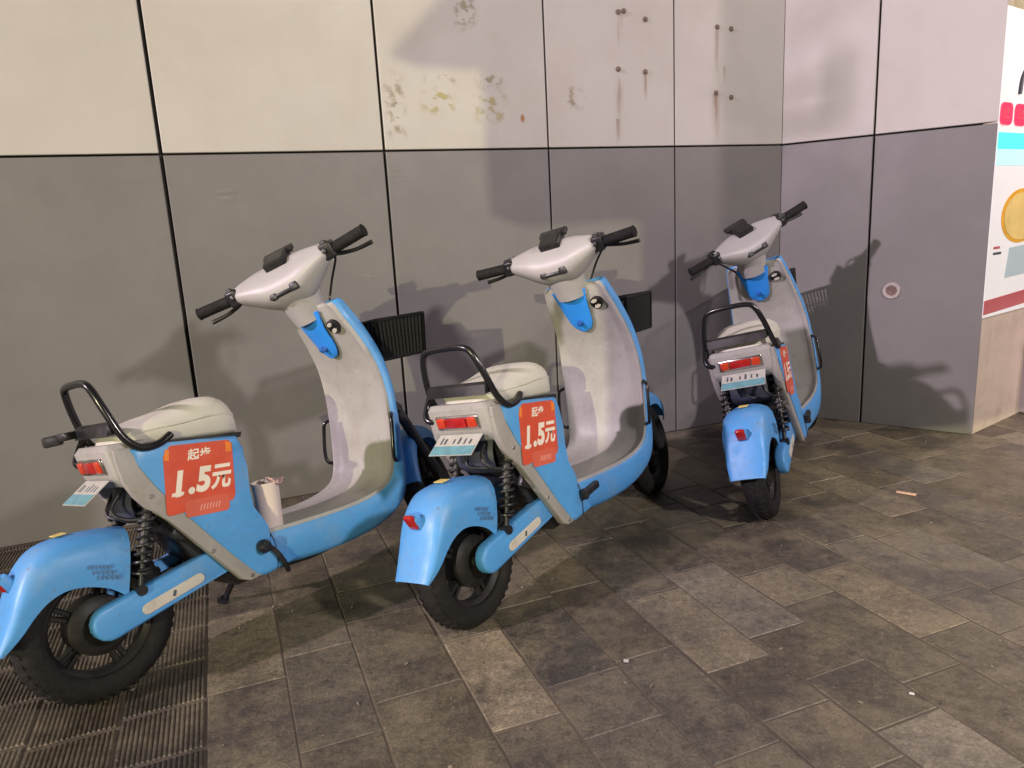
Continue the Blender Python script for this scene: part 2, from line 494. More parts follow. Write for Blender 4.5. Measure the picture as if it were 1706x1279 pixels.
def build_wall(name, F, joints, length0, length1, ztop=4.2):
    bm = new_bm()
    box(bm, ((length0 + length1) / 2, -0.085, ztop / 2), (length1 - length0, 0.13, ztop))
    w = obj(name, done(bm, name, smooth=False), 'joint')
    w.matrix_world = F
    for (a, ga), (b_, gb) in zip(joints, joints[1:]):
        for z0, z1 in ((0, 1.525), (1.525, 2.95), (2.95, 4.2)):
            p = obj('panel', wall_panel(b_ - a, z0, z1, ga, gb), 'lower' if z0 == 0 else 'upper', w)
            p.location = ((a + b_) / 2, -0.01 + random.uniform(-0.0015, 0.0015), 0)
            t = random.uniform(-1, 1) * 0.03
            base = (0.166, 0.160, 0.158) if z0 == 0 else (0.465, 0.448, 0.418)
            p.color = tuple(c * (1 + t) for c in base) + (1,)
    return w
wall = build_wall('panel_wall', F1, [(-6.7, 0.005), (-5.8, 0.005), (-4.92, 0.005), (-4.03, 0.005), (-3.123, 0.0075), (-2.215, 0.006), (-1.413, 0.0045), (-0.697, 0.0035), (-0.004, 0.0)], -6.7, 0.03)
tag(wall, 'long panelled wall, cream above and grey below, behind the parked scooters', 'wall')
wall2 = build_wall('panel_wall', F2, [(-0.004, 0.0), (0.462, 0.005), (0.997, 0.002)], -0.03, 0.99)
tag(wall2, 'short panelled wall with a round pipe hole, angled in at the right', 'wall')
# pipe mouth in the short wall
bm = new_bm()
lathe(bm, [(0.026, -0.03), (0.026, 0.003), (0.029, 0.006), (0.041, 0.006), (0.044, 0.002), (0.044, -0.012)], (0, 0, 0), n=28)
pm = obj('pipe_collar', done(bm, 'pipe_collar'), None, wall2)
pm.data.materials.append(mat('collar_plastic', (0.36, 0.32, 0.30), 0.6, var=0.15, vscale=30))
pm.location = (0.583, 0.001, 0.732)
bm = new_bm()
lathe(bm, [(0.0, 0.0015), (0.026, 0.0015), (0.026, 0.0005)], (0, 0, 0), n=24)
pi = obj('pipe_bore', done(bm, 'pipe_bore'), None, pm)
pi.data.materials.append(mat('pipe_dark', (0.15, 0.10, 0.09), 0.8, var=0.4, vscale=50))
# bolts
bm = new_bm()
lathe(bm, [(0.0, 0.010), (0.006, 0.009), (0.009, 0.006), (0.009, 0.002), (0.014, 0.0015), (0.014, -0.001)], (0, 0, 0), n=10)
bolt_me = done(bm, 'bolt')
bolts = [(-1.015, 2.151), (-0.864, 2.125), (-1.021, 1.892), (-0.868, 1.882), (-0.438, 2.107), (-0.352, 2.102), (-0.442, 1.788), (-0.347, 1.768), (-0.985, 2.157)]
for u_, z_ in bolts:
    o = obj('bolt', bolt_me, 'bolt', wall)
    o.location = (u_, 0.0012, z_)

# stains: thin films of rust, glue and dirt on the panels
def stain_mat(name, colr, amt, scale, stretch, vert=False):
    m = bpy.data.materials.new(name); m.use_nodes = True
    nt = m.node_tree; N = nt.nodes; L = nt.links
    b = N['Principled BSDF']; b.inputs['Base Color'].default_value = (*colr, 1); b.inputs['Roughness'].default_value = 0.8
    tc = N.new('ShaderNodeTexCoord')
    oi = N.new('ShaderNodeObjectInfo')
    mp = N.new('ShaderNodeMapping'); mp.inputs['Scale'].default_value = stretch
    L.new(tc.outputs['Object'], mp.inputs['Vector'])
    ad = N.new('ShaderNodeVectorMath'); ad.operation = 'ADD'
    L.new(mp.outputs[0], ad.inputs[0]); L.new(oi.outputs['Location'], ad.inputs[1])
    n = N.new('ShaderNodeTexNoise'); n.inputs['Scale'].default_value = scale; n.inputs['Detail'].default_value = 5
    L.new(ad.outputs[0], n.inputs['Vector'])
    # soft edge from the film's own extent
    sx = N.new('ShaderNodeSeparateXYZ'); L.new(tc.outputs['Generated'], sx.inputs[0])
    def hump(sock, p):
        a = N.new('ShaderNodeMath'); a.operation = 'SUBTRACT'; a.inputs[1].default_value = 0.5; L.new(sock, a.inputs[0])
        c = N.new('ShaderNodeMath'); c.operation = 'ABSOLUTE'; L.new(a.outputs[0], c.inputs[0])
        d = N.new('ShaderNodeMapRange'); d.inputs['From Min'].default_value = 0.5; d.inputs['From Max'].default_value = p
        d.interpolation_type = 'SMOOTHSTEP'
        L.new(c.outputs[0], d.inputs['Value']); return d.outputs[0]
    hx = hump(sx.outputs[0], 0.05)
    if vert:
        d = N.new('ShaderNodeMapRange'); d.inputs['From Min'].default_value = 0.0; d.inputs['From Max'].default_value = 1.0
        L.new(sx.outputs[2], d.inputs['Value']); hz = d.outputs[0]
    else: hz = hump(sx.outputs[2], 0.05)
    mu = N.new('ShaderNodeMath'); mu.operation = 'MULTIPLY'; L.new(hx, mu.inputs[0]); L.new(hz, mu.inputs[1])
    th = N.new('ShaderNodeMapRange'); th.inputs['From Min'].default_value = 0.5 if not vert else 0.38; th.inputs['From Max'].default_value = 0.66
    L.new(n.outputs['Fac'], th.inputs['Value'])
    m2 = N.new('ShaderNodeMath'); m2.operation = 'MULTIPLY'; L.new(mu.outputs[0], m2.inputs[0]); L.new(th.outputs[0], m2.inputs[1])
    m3 = N.new('ShaderNodeMath'); m3.operation = 'MULTIPLY'; m3.inputs[1].default_value = amt; L.new(m2.outputs[0], m3.inputs[0])
    L.new(m3.outputs[0], b.inputs['Alpha'])
    return m
M['rust'] = stain_mat('rust_run', (0.36, 0.22, 0.14), 0.42, 30, (1, 1, 0.12), True)
M['glue'] = stain_mat('glue_residue', (0.40, 0.35, 0.24), 0.7, 26, (1, 1, 1))
M['glue2'] = stain_mat('yellow_residue', (0.52, 0.46, 0.20), 0.7, 24, (1, 1, 1))
M['orangespot'] = stain_mat('orange_spot', (0.50, 0.20, 0.06), 1.6, 8, (1, 1, 1))
M['scuff'] = stain_mat('pale_scuff', (0.34, 0.33, 0.31), 0.4, 40, (0.25, 1, 1.4))
M['grime'] = stain_mat('grime', (0.11, 0.10, 0.09), 0.45, 8, (1, 1, 2.2))
def film(parent, u_, z_, w, h, m, lift=0.0025):
    bm = new_bm()
    box(bm, (0, 0, 0), (w, 0.0006, h))
    o = obj('stain', done(bm, 'stain', smooth=False), m, parent)
    o.location = (u_, lift, z_)
for u_, z_, w_, h_ in ((-1.020, 1.72, 0.060, 0.34), (-0.868, 1.81, 0.024, 0.14), (-1.012, 2.07, 0.05, 0.15), (-0.446, 1.655, 0.07, 0.26), (-0.440, 1.98, 0.03, 0.22), (-0.405, 1.86, 0.08, 0.12), (-1.03, 1.60, 0.03, 0.12)):
    film(wall, u_, z_, w_, h_, 'rust')
for u_, z_, w_, h_, m_ in ((-1.80, 2.12, 0.15, 0.20, 'glue'), (-1.95, 1.74, 0.20, 0.15, 'glue2'), (-2.15, 1.71, 0.12, 0.34, 'glue'), (-1.70, 1.72, 0.20, 0.20, 'glue2'),
                           (-1.26, 1.76, 0.12, 0.13, 'glue'), (-1.70, 1.83, 0.16, 0.08, 'glue'), (-1.544, 1.663, 0.026, 0.055, 'orangespot'),
                           (-1.93, 1.83, 0.20, 0.05, 'glue'), (-3.3, 1.40, 0.10, 0.10, 'scuff'), (-2.9, 1.36, 0.12, 0.10, 'scuff'), (-2.35, 0.98, 0.14, 0.09, 'scuff'),
                           (-2.16, 1.42, 0.10, 0.14, 'scuff'), (-1.62, 1.34, 0.30, 0.02, 'scuff')):
    film(wall, u_, z_, w_, h_, m_)

# ------------------------------------------------------------------ wall end, advert box, lamp tube, box stand
bm = new_bm()
prism(bm, [(0.004, 0), (2.4, 0), (2.4, 4.2), (0.004, 4.2)], -0.16, 0.0)
ew = obj('end_wall', done(bm, 'end_wall', smooth=False), 'endwall')
ew.matrix_world = F3
tag(ew, 'narrow beige rendered wall end beside the short panelled wall', 'wall')

def psheet(poly, y, th=0.003):
    bm = new_bm(); prism(bm, poly, y, y + th); return done(bm, 'sheet', smooth=False)
def rrect(x0, z0, x1, z1, r, n=5):
    out = []
    for cx, cz, a0 in ((x1 - r, z0 + r, -90), (x1 - r, z1 - r, 0), (x0 + r, z1 - r, 90), (x0 + r, z0 + r, 180)):
        for k in range(n + 1):
            a = R(a0 + 90 * k / n); out.append((cx + r * math.cos(a), cz + r * math.sin(a)))
    return out
def ell(cx, cz, a, b_, n=32): return [(cx + a * math.cos(2 * math.pi * k / n), cz + b_ * math.sin(2 * math.pi * k / n)) for k in range(n)]
ad = empty('advert_board')
ad.matrix_world = F3
tag(ad, 'white advert board with red lights, cyan strip and yellow lemon at right edge', 'advert board')
M['adwhite'] = mat('advert_white', (0.55, 0.545, 0.53), 0.4, var=0.04, vscale=3, emit=(0.80, 0.80, 0.80), estr=0.4)
M['adblue'] = mat('advert_pale_blue', (0.45, 0.58, 0.62), 0.4, var=0.05, vscale=5)
M['lemon'] = mat('advert_lemon', (0.72, 0.56, 0.20), 0.4, var=0.15, vscale=9)
M['lemonrim'] = mat('advert_lemon_rim', (0.72, 0.40, 0.04), 0.4, var=0.1)
M['adred'] = mat('advert_red', (0.48, 0.11, 0.115), 0.4, var=0.08)
M['ledred'] = mat('red_led', (0.5, 0.01, 0.02), 0.4, emit=(1.0, 0.02, 0.06), estr=2.2)
M['ledcyan'] = mat('cyan_led', (0.05, 0.5, 0.45), 0.4, emit=(0.04, 1.0, 0.75), estr=2.0)
M['ledice'] = mat('pale_cyan_glow', (0.3, 0.5, 0.6), 0.4, emit=(0.40, 0.80, 0.95), estr=0.8)
M['lamp'] = mat('lamp_tube', (0.9, 0.9, 0.8), 0.4, emit=(1.0, 0.93, 0.70), estr=2.2)
obj('board', psheet([(0.006, 0.60), (1.9, 0.60), (1.9, 2.03), (0.006, 2.03)], 0.001, 0.008), 'adwhite', ad)
obj('red_band', psheet([(0.004, 0.615), (1.9, 0.655), (1.9, 0.735), (0.004, 0.685)], 0.0095, 0.002), 'adred', ad)
lm = obj('lemon', psheet(ell(0.36, 1.085, 0.24, 0.135), 0.0095, 0.002), 'lemonrim', ad)
obj('lemon_flesh', psheet(ell(0.365, 1.083, 0.215, 0.118), 0.012, 0.001), 'lemon', lm)
obj('pale_panel', psheet([(0.22, 0.78), (1.4, 0.80), (1.4, 0.96), (0.25, 0.93)], 0.0094, 0.001), 'adblue', ad)
for a in (0.012, 0.175, 0.34):
    r_ = obj('red_light', psheet(rrect(a - 0.005, 1.515, a + 0.125, 1.615, 0.03), 0.0095, 0.006), 'ledred', ad)
    obj('letter_stroke', psheet(rrect(a + 0.025, 1.54, a + 0.035, 1.59, 0.004), 0.0157, 0.001), 'adred', r_)
    obj('letter_stroke', psheet(rrect(a + 0.05, 1.545, a + 0.09, 1.555, 0.004), 0.0157, 0.001), 'adred', r_)
    obj('letter_stroke', psheet(rrect(a + 0.06, 1.565, a + 0.08, 1.59, 0.004), 0.0157, 0.001), 'adred', r_)
obj('cyan_strip', psheet([(0.008, 1.405), (1.8, 1.42), (1.8, 1.495), (0.008, 1.48)], 0.0096, 0.004), 'ledcyan', ad)
obj('pale_strip', psheet([(0.008, 1.33), (1.8, 1.345), (1.8, 1.418), (0.008, 1.403)], 0.0096, 0.003), 'ledice', ad)
bm = new_bm()
tube(bm, [(0.20, 0.014, 1.66), (0.22, 0.014, 1.74), (0.30, 0.014, 1.80), (0.46, 0.014, 1.82), (0.56, 0.014, 1.76), (0.58, 0.014, 1.66)], 0.010, smooth=5)
obj('dark_arch', done(bm, 'dark_arch'), 'navy', ad)
for k in range(2):
    obj('caption_line', psheet(rrect(0.06, 0.905 + 0.028 * k, 0.155 - 0.02 * k, 0.917 + 0.028 * k, 0.004), 0.0096, 0.001), 'adred' if k else 'darkprint', ad)
lt = empty('lamp_tube'); lt.matrix_world = F3
tag(lt, 'lit warm white tube lamp above the advert board, top right corner', 'lamp')
bm = new_bm(); tube(bm, [(0.06, 0.08, 2.075), (1.2, 0.08, 2.075)], 0.028, n=14); obj('tube', done(bm, 'tube'), 'lamp', lt)
bm = new_bm(); box(bm, (0.63, 0.03, 2.12), (1.2, 0.06, 0.03), bevel=0.004); obj('holder', done(bm, 'holder', smooth=False), 'concrete', lt)
st = empty('box_stand'); st.matrix_world = F3 @ Matrix.Translation((0.60, 0.10, 0))
tag(st, 'pale lilac stand with purple lettering at right edge beyond the wall end', 'stand')
bm = new_bm(); box(bm, (0.22, 0, 0.29), (0.44, 0.30, 0.58), bevel=0.012)
o = obj('cabinet', done(bm, 'cabinet', smooth=False), None, st); o.data.materials.append(mat('lilac_board', (0.50, 0.42, 0.50), 0.5, var=0.06))
for k in range(4):
    bm = new_bm(); box(bm, (0.05 + 0.01 * (k % 2), 0.151, 0.46 - k * 0.07), (0.05, 0.003, 0.035)); o = obj('letter_mark', done(bm, 'm', smooth=False), None, st)
    o.data.materials.append(bpy.data.materials.get('purple_print') or mat('purple_print', (0.20, 0.10, 0.25), 0.5))

# ------------------------------------------------------------------ behind the viewer: added pillar that shapes the sun's shadow, street lamps
T = 5.0 / (SUN_DIR.dot(NV))
def occ(u_, z_):
    P = K + U * u_ + ZV * z_ + SUN_DIR * T
    return P
o0 = K + SUN_DIR * T
OF = frame(Vector((o0.x, o0.y, 0)), U, NV)
dz = SUN_DIR.z * T
pil = empty('shadow_pillar'); pil.matrix_world = OF
tag(pil, 'square grey pillar with boxes, unseen behind the viewer, added to shade the walls', 'pillar')
bm = new_bm(); box(bm, (-0.61, 0.2, 2.6), (0.608, 0.4, 5.2), bevel=0.02); obj('shaft', done(bm, 'shaft', smooth=False), 'concrete', pil)
bm = new_bm(); prism(bm, [(-0.306, -0.12 + dz), (1.6, -0.12 + dz), (1.6, 3.4 + dz), (-0.306, 3.4 + dz)], 0.02, 0.24); obj('shade_box', done(bm, 'shade_box', smooth=False), 'trim', pil)  # box added to keep the sun off the short wall
bm = new_bm(); prism(bm, [(-1.735, 1.222 + dz), (-0.914, 1.228 + dz), (-0.914, 3.4 + dz), (-1.735, 3.4 + dz)], 0.0, 0.22); obj('shade_box', done(bm, 'shade_box', smooth=False), 'trim', pil)  # outline set by the stepped shadow it throws on the long wall
bm = new_bm(); prism(bm, [(-2.18, 1.933 + dz), (-1.735, 1.930 + dz), (-1.735, 3.2 + dz), (-1.25, 3.2 + dz)][:3] + [(-1.735, 2.36 + dz)], 0.02, 0.2); obj('shade_wedge', done(bm, 'shade_wedge', smooth=False), 'trim', pil)  # wedge shaped for the sloping upper edge of that shadow

def street_lamp(spec, label, aim):
    x, y, h, wts, colr, rad = spec
    t = empty('street_lamp', (x, y, 0))
    tag(t, label, 'street lamp')
    d = (Vector(aim) - Vector((x, y, 0))); d.z = 0; d.normalize()
    bm = new_bm(); tube(bm, [(-d.x * 0.5, -d.y * 0.5, 0), (-d.x * 0.5, -d.y * 0.5, h * 0.7), (-d.x * 0.42, -d.y * 0.42, h + 0.1), (-d.x * 0.1, -d.y * 0.1, h + 0.17)], [0.05, 0.04, 0.035, 0.03], smooth=6)
    obj('post', done(bm, 'post'), 'pole', t)
    bm = new_bm(); box(bm, (0, 0, h + 0.17), (0.30, 0.30, 0.05), bevel=0.015); obj('lamp_head', done(bm, 'lamp_head', smooth=False), 'pole', t)
    ld = bpy.data.lights.new('lamp_light', 'POINT'); ld.energy = wts; ld.color = colr; ld.shadow_soft_size = rad
    lo = bpy.data.objects.new('lamp_light', ld); COL.objects.link(lo); lo.parent = t; lo.location = (0, 0, h)
    return t
street_lamp(LAMP_RIGHT, 'street lamp on a bent grey post, out of frame to the right of the viewer', (0, 3, 0))
street_lamp(LAMP_LEFT, 'tall pinkish street lamp on a bent post, out of frame to the far left', (0, 3, 0))
street_lamp(LAMP_SHOP, 'short shop-front lamp on a bent post, out of frame beyond the wall end', (2, 3.6, 0))

# added iron bars, out of frame, casting bar shadows on the short wall
br = empty('shadow_bracket')
tag(br, 'black iron bracket of bars, unseen at left, added to cast shadows on the short wall', 'bracket')
LP = Vector(LAMP_LEFT[:3])
def bpt(u_, z_):
    P = K + U2 * u_ + ZV * z_
    return P + (LP - P) * 0.30
bm = new_bm()
for (p, q, r_) in (((-0.15, 1.605), (0.30, 1.625), 0.030), ((0.275, 1.60), (0.285, 1.97), 0.034), ((-0.1, 1.80), (0.26, 1.82), 0.012), ((-0.1, 1.75), (0.26, 1.76), 0.007),
                   ((0.10, 2.0), (0.62, 2.45), 0.012), ((-0.02, 1.9), (0.25, 2.35), 0.008), ((-0.05, 1.98), (0.18, 2.4), 0.006), ((-0.15, 1.6), (-0.15, 2.5), 0.02), ((-0.15, 2.5), (0.62, 2.46), 0.015)):
    tube(bm, [bpt(*p), bpt(*q)], r_ * 0.72, n=8)
obj('iron_frame', done(bm, 'iron_frame'), 'black', br)
e0 = bpt(-0.15, 2.5)
bm = new_bm()
tube(bm, [e0, e0 - NV * (e0 - K).dot(NV)], 0.02, n=8)
obj('wall_arm', done(bm, 'wall_arm'), 'black', br)

# ------------------------------------------------------------------ scooter
RAKE = R(24)
PIV = Vector((0.86, 0, 0.95))
AX = Vector((-math.sin(RAKE), 0, math.cos(RAKE)))
CACHE = {}
def cached(key, fn):
    if key not in CACHE: CACHE[key] = fn()
    return CACHE[key]

def wheel_tyre(c):
    bm = new_bm()
    prof = []
    for k in range(17):
        a = R(-115 + 230 * k / 16)
        prof.append((0.157 + 0.043 * math.cos(a), 0.045 * math.sin(a)))
    prof.append((0.132, 0.034)); prof.append((0.132, -0.034))
    lathe(bm, prof, c, n=56, closed=True)
    # tread blocks
    for k in range(44):
        a = 2 * math.pi * k / 44
        for sgn in (-1, 1):
            ph = sgn * 0.5
            rr = 0.157 + 0.0435 * math.cos(ph)
            aa = a + (0.07 if sgn > 0 else 0)
            p = Vector((c[0] + rr * math.cos(aa), c[1] + 0.045 * math.sin(ph), c[2] + rr * math.sin(aa)))
            rm = Matrix.Rotation(-aa, 3, 'Y') @ Matrix.Rotation(ph, 3, 'Z')
            box(bm, p, (0.003, 0.026, 0.012), rm)
    return done(bm, 'tyre')
def wheel_rim(c, hub):
    bm = new_bm()
    lathe(bm, [(0.133, -0.036), (0.140, -0.034), (0.140, -0.030), (0.128, -0.024), (0.118, -0.014), (0.118, 0.014), (0.128, 0.024), (0.140, 0.030), (0.140, 0.034), (0.133, 0.036)], c, n=48, closed=True)
    for k in range(5):
        a = 2 * math.pi * k / 5
        for da in (-0.10, 0.10):
            rm = Matrix.Rotation(-(a + da), 3, 'Y')
            p = Vector(c) + rm @ Vector((0.088, 0, 0))
            box(bm, p, (0.075, 0.022, 0.014), rm, bevel=0.003, seg=1)
    lathe(bm, [(0.0, -0.05), (0.02, -0.05), (0.022, -0.042), (hub * 0.8, -0.040), (hub, -0.030), (hub, 0.030), (hub * 0.8, 0.040), (0.022, 0.042), (0.02, 0.05), (0.0, 0.05)], c, n=36)
    # axle nuts
    for sgn in (-1, 1):
        lathe(bm, [(0.0, sgn * 0.062), (0.011, sgn * 0.062), (0.011, sgn * 0.048)], c, n=6)
    return done(bm, 'rim', angle=30)

def shell_rows(stations, nsp=5):
    """rows for fender-like shells: outer x,z / inner x,z / half width"""
    rows = []
    for ox, oz, ix, iz, w in spline(stations, nsp):
        L_ = lambda t: (ix + (ox - ix) * t, iz + (oz - iz) * t)
        half = [(w * 0.99, L_(0)), (w * 1.04, L_(0.3)), (w * 1.02, L_(0.58)), (w * 0.93, L_(0.80)), (w * 0.76, L_(0.93)), (w * 0.48, L_(1.0)), (w * 0.2, L_(1.03)), (0.0, L_(1.035))]
        pts = [(p[0], y, p[1]) for y, p in half] + [(p[0], -y, p[1]) for y, p in half[-2::-1]]
        rows.append(pts)
    return rows
REAR_FENDER = [(0.112, 0.425, 0.066, 0.255, 0.083), (0.06, 0.438, 0.030, 0.292, 0.084), (0.0, 0.447, -0.02, 0.318, 0.084), (-0.06, 0.449, -0.067, 0.327, 0.083),
               (-0.105, 0.437, -0.110, 0.316, 0.081), (-0.142, 0.405, -0.145, 0.292, 0.078), (-0.170, 0.360, -0.176, 0.262, 0.074), (-0.198, 0.300, -0.203, 0.240, 0.069), (-0.238, 0.232, -0.226, 0.222, 0.061)]
FRONT_FENDER = [(0.19, 0.10, 0.17, 0.08, 0.05), (0.18, 0.17, 0.155, 0.12, 0.06), (0.10, 0.225, 0.09, 0.17, 0.064), (0.0, 0.245, 0.0, 0.18, 0.065), (-0.10, 0.225, -0.09, 0.17, 0.064),
                (-0.18, 0.16, -0.16, 0.11, 0.062), (-0.225, 0.05, -0.195, 0.03, 0.056)]

# line of the floor and the leg shield: x, z, half width, edge offset forward, blue depth
LINE = [(0.445, 0.292, 0.122, 0.0, 0.100), (0.55, 0.285, 0.132, 0.0, 0.108), (0.66, 0.280, 0.142, 0.0, 0.112), (0.77, 0.279, 0.152, 0.0, 0.110), (0.86, 0.285, 0.162, -0.006, 0.105),
        (0.920, 0.303, 0.169, -0.014, 0.095), (0.957, 0.348, 0.174, -0.018, 0.066), (0.976, 0.43, 0.177, -0.018, 0.046), (0.986, 0.53, 0.178, -0.014, 0.040), (0.982, 0.63, 0.176, -0.004, 0.040), (0.956, 0.73, 0.165, 0.010, 0.045),
        (0.912, 0.82, 0.150, 0.020, 0.050), (0.876, 0.885, 0.138, 0.024, 0.050), (0.858, 0.925, 0.130, 0.026, 0.045), (0.850, 0.944, 0.115, 0.026, 0.038), (0.850, 0.955, 0.090, 0.024, 0.028)]
def line_frames(n=6):
    P = spline(LINE, n)
    out = []
    for i, p in enumerate(P):
        a = P[max(0, i - 1)]; c = P[min(len(P) - 1, i + 1)]
        t = Vector((c[0] - a[0], 0, c[1] - a[1])).normalized()
        nrm = Vector((t.z, 0, -t.x))       # outward: down below the floor, forward behind the shield
        out.append((Vector((p[0], 0, p[1])), nrm, p[2], p[3], p[4]))
    return out
def liner_point(p, nrm, w, e, f):
    """f -1..1 across; the edge leans by e and ends in a small lip"""
    return p + nrm * (e * abs(f) ** 2.2) + Vector((0, w * f, 0))
def mesh_liner():
    bm = new_bm()
    rows = []
    for p, nrm, w, e, d in line_frames():
        row = []
        lip = 0.009
        row.append(liner_point(p, nrm, w, e, 1.0) + nrm * 0.010)
        row.append(liner_point(p, nrm, w, e, 0.985) - nrm * lip)
        row.append(liner_point(p, nrm, w, e, 0.94) - nrm * lip)
        row.append(liner_point(p, nrm, w, e, 0.89))
        for k in range(1, 10): row.append(liner_point(p, nrm, w, e, 0.89 - 1.78 * k / 10))
        row.append(liner_point(p, nrm, w, e, -0.89))
        row.append(liner_point(p, nrm, w, e, -0.94) - nrm * lip)
        row.append(liner_point(p, nrm, w, e, -0.985) - nrm * lip)
        row.append(liner_point(p, nrm, w, e, -1.0) + nrm * 0.010)
        rows.append(row)
    grid(bm, rows)
    return done(bm, 'liner', angle=70)
def mesh_shell():
    bm = new_bm()
    rows = []
    for p, nrm, w, e, d in line_frames():
        row = []
        prof = [(1.0, 0.002), (1.035, 0.012), (1.04, d * 0.5), (1.0, d * 0.85), (0.90, d), (0.6, d * 1.12), (0.3, d * 1.18), (0.0, d * 1.2)]
        for f, dd in prof: row.append(p + nrm * (e * min(1, f) ** 2.2 + dd) + Vector((0, w * f, 0)))
        for f, dd in prof[-2::-1]: row.append(p + nrm * (e * min(1, f) ** 2.2 + dd) + Vector((0, -w * f, 0)))
        rows.append(row)
    V = grid(bm, rows)
    bm.faces.new(V[0])
    bm.faces.new(V[-1])
    return done(bm, 'shell', angle=60)

def mesh_fender(st, c=(0, 0, 0), th=0.004):
    bm = new_bm()
    rows = [[Vector(q) + Vector(c) for q in r] for r in shell_rows(st)]
    grid(bm, rows)
    thick(bm, th)
    return done(bm, 'fender', angle=50)
BODY = [(0.128, 0.643), (0.20, 0.636), (0.32, 0.618), (0.438, 0.600), (0.452, 0.56), (0.446, 0.50), (0.437, 0.44), (0.437, 0.38), (0.444, 0.330), (0.455, 0.298), (0.475, 0.286), (0.545, 0.18), (0.43, 0.172), (0.40, 0.18),
        (0.31, 0.318), (0.23, 0.44), (0.180, 0.525), (0.150, 0.59)]
def mesh_body():
    bm = new_bm(); prism(bm, BODY, -0.135, 0.135, bevel=0.016, seg=4); return done(bm, 'body', angle=35)
def mesh_trim(sg):
    bm = new_bm()
    prism(bm, [(0.098, 0.615), (0.105, 0.555), (0.122, 0.512), (0.145, 0.475), (0.195, 0.422), (0.352, 0.190), (0.378, 0.176), (0.42, 0.178), (0.33, 0.325), (0.25, 0.445), (0.20, 0.53), (0.17, 0.60), (0.15, 0.642), (0.10, 0.645)],
          *sorted((sg * 0.105, sg * 0.1315)), bevel=0.006, seg=2)
    return done(bm, 'trim', angle=35)
def mesh_tail():
    bm = new_bm()
    prism(bm, [(0.082, 0.645), (0.097, 0.660), (0.19, 0.655), (0.19, 0.54), (0.135, 0.532), (0.108, 0.545), (0.092, 0.575)], -0.120, 0.120, bevel=0.014, seg=3)
    return done(bm, 'tail', angle=35)
SEAT = [(0.120, 0.648, 0.660, 0.050), (0.150, 0.640, 0.690, 0.095), (0.21, 0.632, 0.706, 0.118), (0.29, 0.621, 0.718, 0.126), (0.36, 0.612, 0.732, 0.128), (0.415, 0.605, 0.730, 0.124), (0.448, 0.602, 0.706, 0.110), (0.466, 0.602, 0.66, 0.085), (0.470, 0.606, 0.63, 0.05)]
def mesh_seat():
    bm = new_bm(); rows = []
    for x, zb, zt, w in spline(SEAT, 4):
        row = []
        for k in range(20):
            a = 2 * math.pi * k / 20
            c, s_ = math.cos(a), math.sin(a)
            y = w * math.copysign(abs(c) ** 0.55, c)
            z = (zb + zt) / 2 + (zt - zb) / 2 * math.copysign(abs(s_) ** (0.75 if s_ > 0 else 0.35), s_)
            row.append((x, y, z))
        rows.append(row)
    grid(bm, rows, close=True, caps=True)
    return done(bm, 'seat', angle=60)
def mesh_rail():
    bm = new_bm()
    r_ = [(0.255, 0.126, 0.650), (0.215, 0.137, 0.634), (0.165, 0.138, 0.636), (0.130, 0.132, 0.675), (0.108, 0.118, 0.75), (0.095, 0.098, 0.81), (0.090, 0.070, 0.830), (0.088, 0.0, 0.834)]
    pts = r_ + [(x, -y, z) for x, y, z in r_[-2::-1]]
    tube(bm, pts, 0.0105, n=12, smooth=5)
    # lower hoop behind the seat
    r2 = [(0.128, 0.131, 0.69), (0.105, 0.136, 0.650), (0.090, 0.130, 0.622), (0.092, 0.108, 0.612), (0.11, 0.085, 0.625)]
    tube(bm, r2, 0.0105, n=10, smooth=4)
    return done(bm, 'rail', angle=60)
def mesh_railplate():
    bm = new_bm()
    prism(bm, [(0.095, 0.683), (0.100, 0.712), (0.112, 0.720), (0.128, 0.712), (0.128, 0.683)], -0.120, 0.120, bevel=0.008, seg=2)
    return done(bm, 'railplate', angle=40)
def mesh_shock(sg):
    bm = new_bm()
    a = Vector((0.172, sg * 0.102, 0.515)); b_ = Vector((0.092, sg * 0.102, 0.265))
    tube(bm, [a, a.lerp(b_, 0.55)], 0.013, n=12); tube(bm, [a.lerp(b_, 0.5), b_], 0.008, n=10)
    d = (b_ - a); n1 = d.orthogonal().normalized(); n2 = d.normalized().cross(n1)
    pts = []
    for k in range(8 * 12 + 1):
        t = 0.14 + 0.66 * k / 96; an = 2 * math.pi * k / 12
        pts.append(a + d * t + (n1 * math.cos(an) + n2 * math.sin(an)) * 0.021)
    tube(bm, pts, 0.0042, n=6)
    for t in (0.12, 0.82): tube(bm, [a + d * t, a + d * (t + 0.02)], 0.025, n=14)
    for p in (a, b_): tube(bm, [p - Vector((0, 0.014, 0)), p + Vector((0, 0.014, 0))], 0.014, n=12)
    return done(bm, 'shock', angle=40)
def capsule_poly(x0, z0, x1, z1, r0, r1, n=8):
    d = Vector((x1 - x0, z1 - z0)); a0 = math.atan2(d.y, d.x); out = []
    for k in range(n + 1):
        a = a0 + R(90) + R(180) * k / n; out.append((x0 + r0 * math.cos(a), z0 + r0 * math.sin(a)))
    for k in range(n + 1):
        a = a0 - R(90) + R(180) * k / n; out.append((x1 + r1 * math.cos(a), z1 + r1 * math.sin(a)))
    return out
def mesh_arm(sg):
    bm = new_bm()
    prism(bm, capsule_poly(0.005, 0.212, 0.33, 0.262, 0.046, 0.038), *sorted((sg * 0.068, sg * 0.108)), bevel=0.010, seg=3)
    return done(bm, 'arm', angle=40)
def mesh_insert(sg):
    bm = new_bm()
    prism(bm, capsule_poly(0.095, 0.212, 0.245, 0.236, 0.015, 0.015, 4), *sorted((sg * 0.107, sg * 0.1115)), bevel=0.002, seg=1)
    return done(bm, 'insert', angle=40)
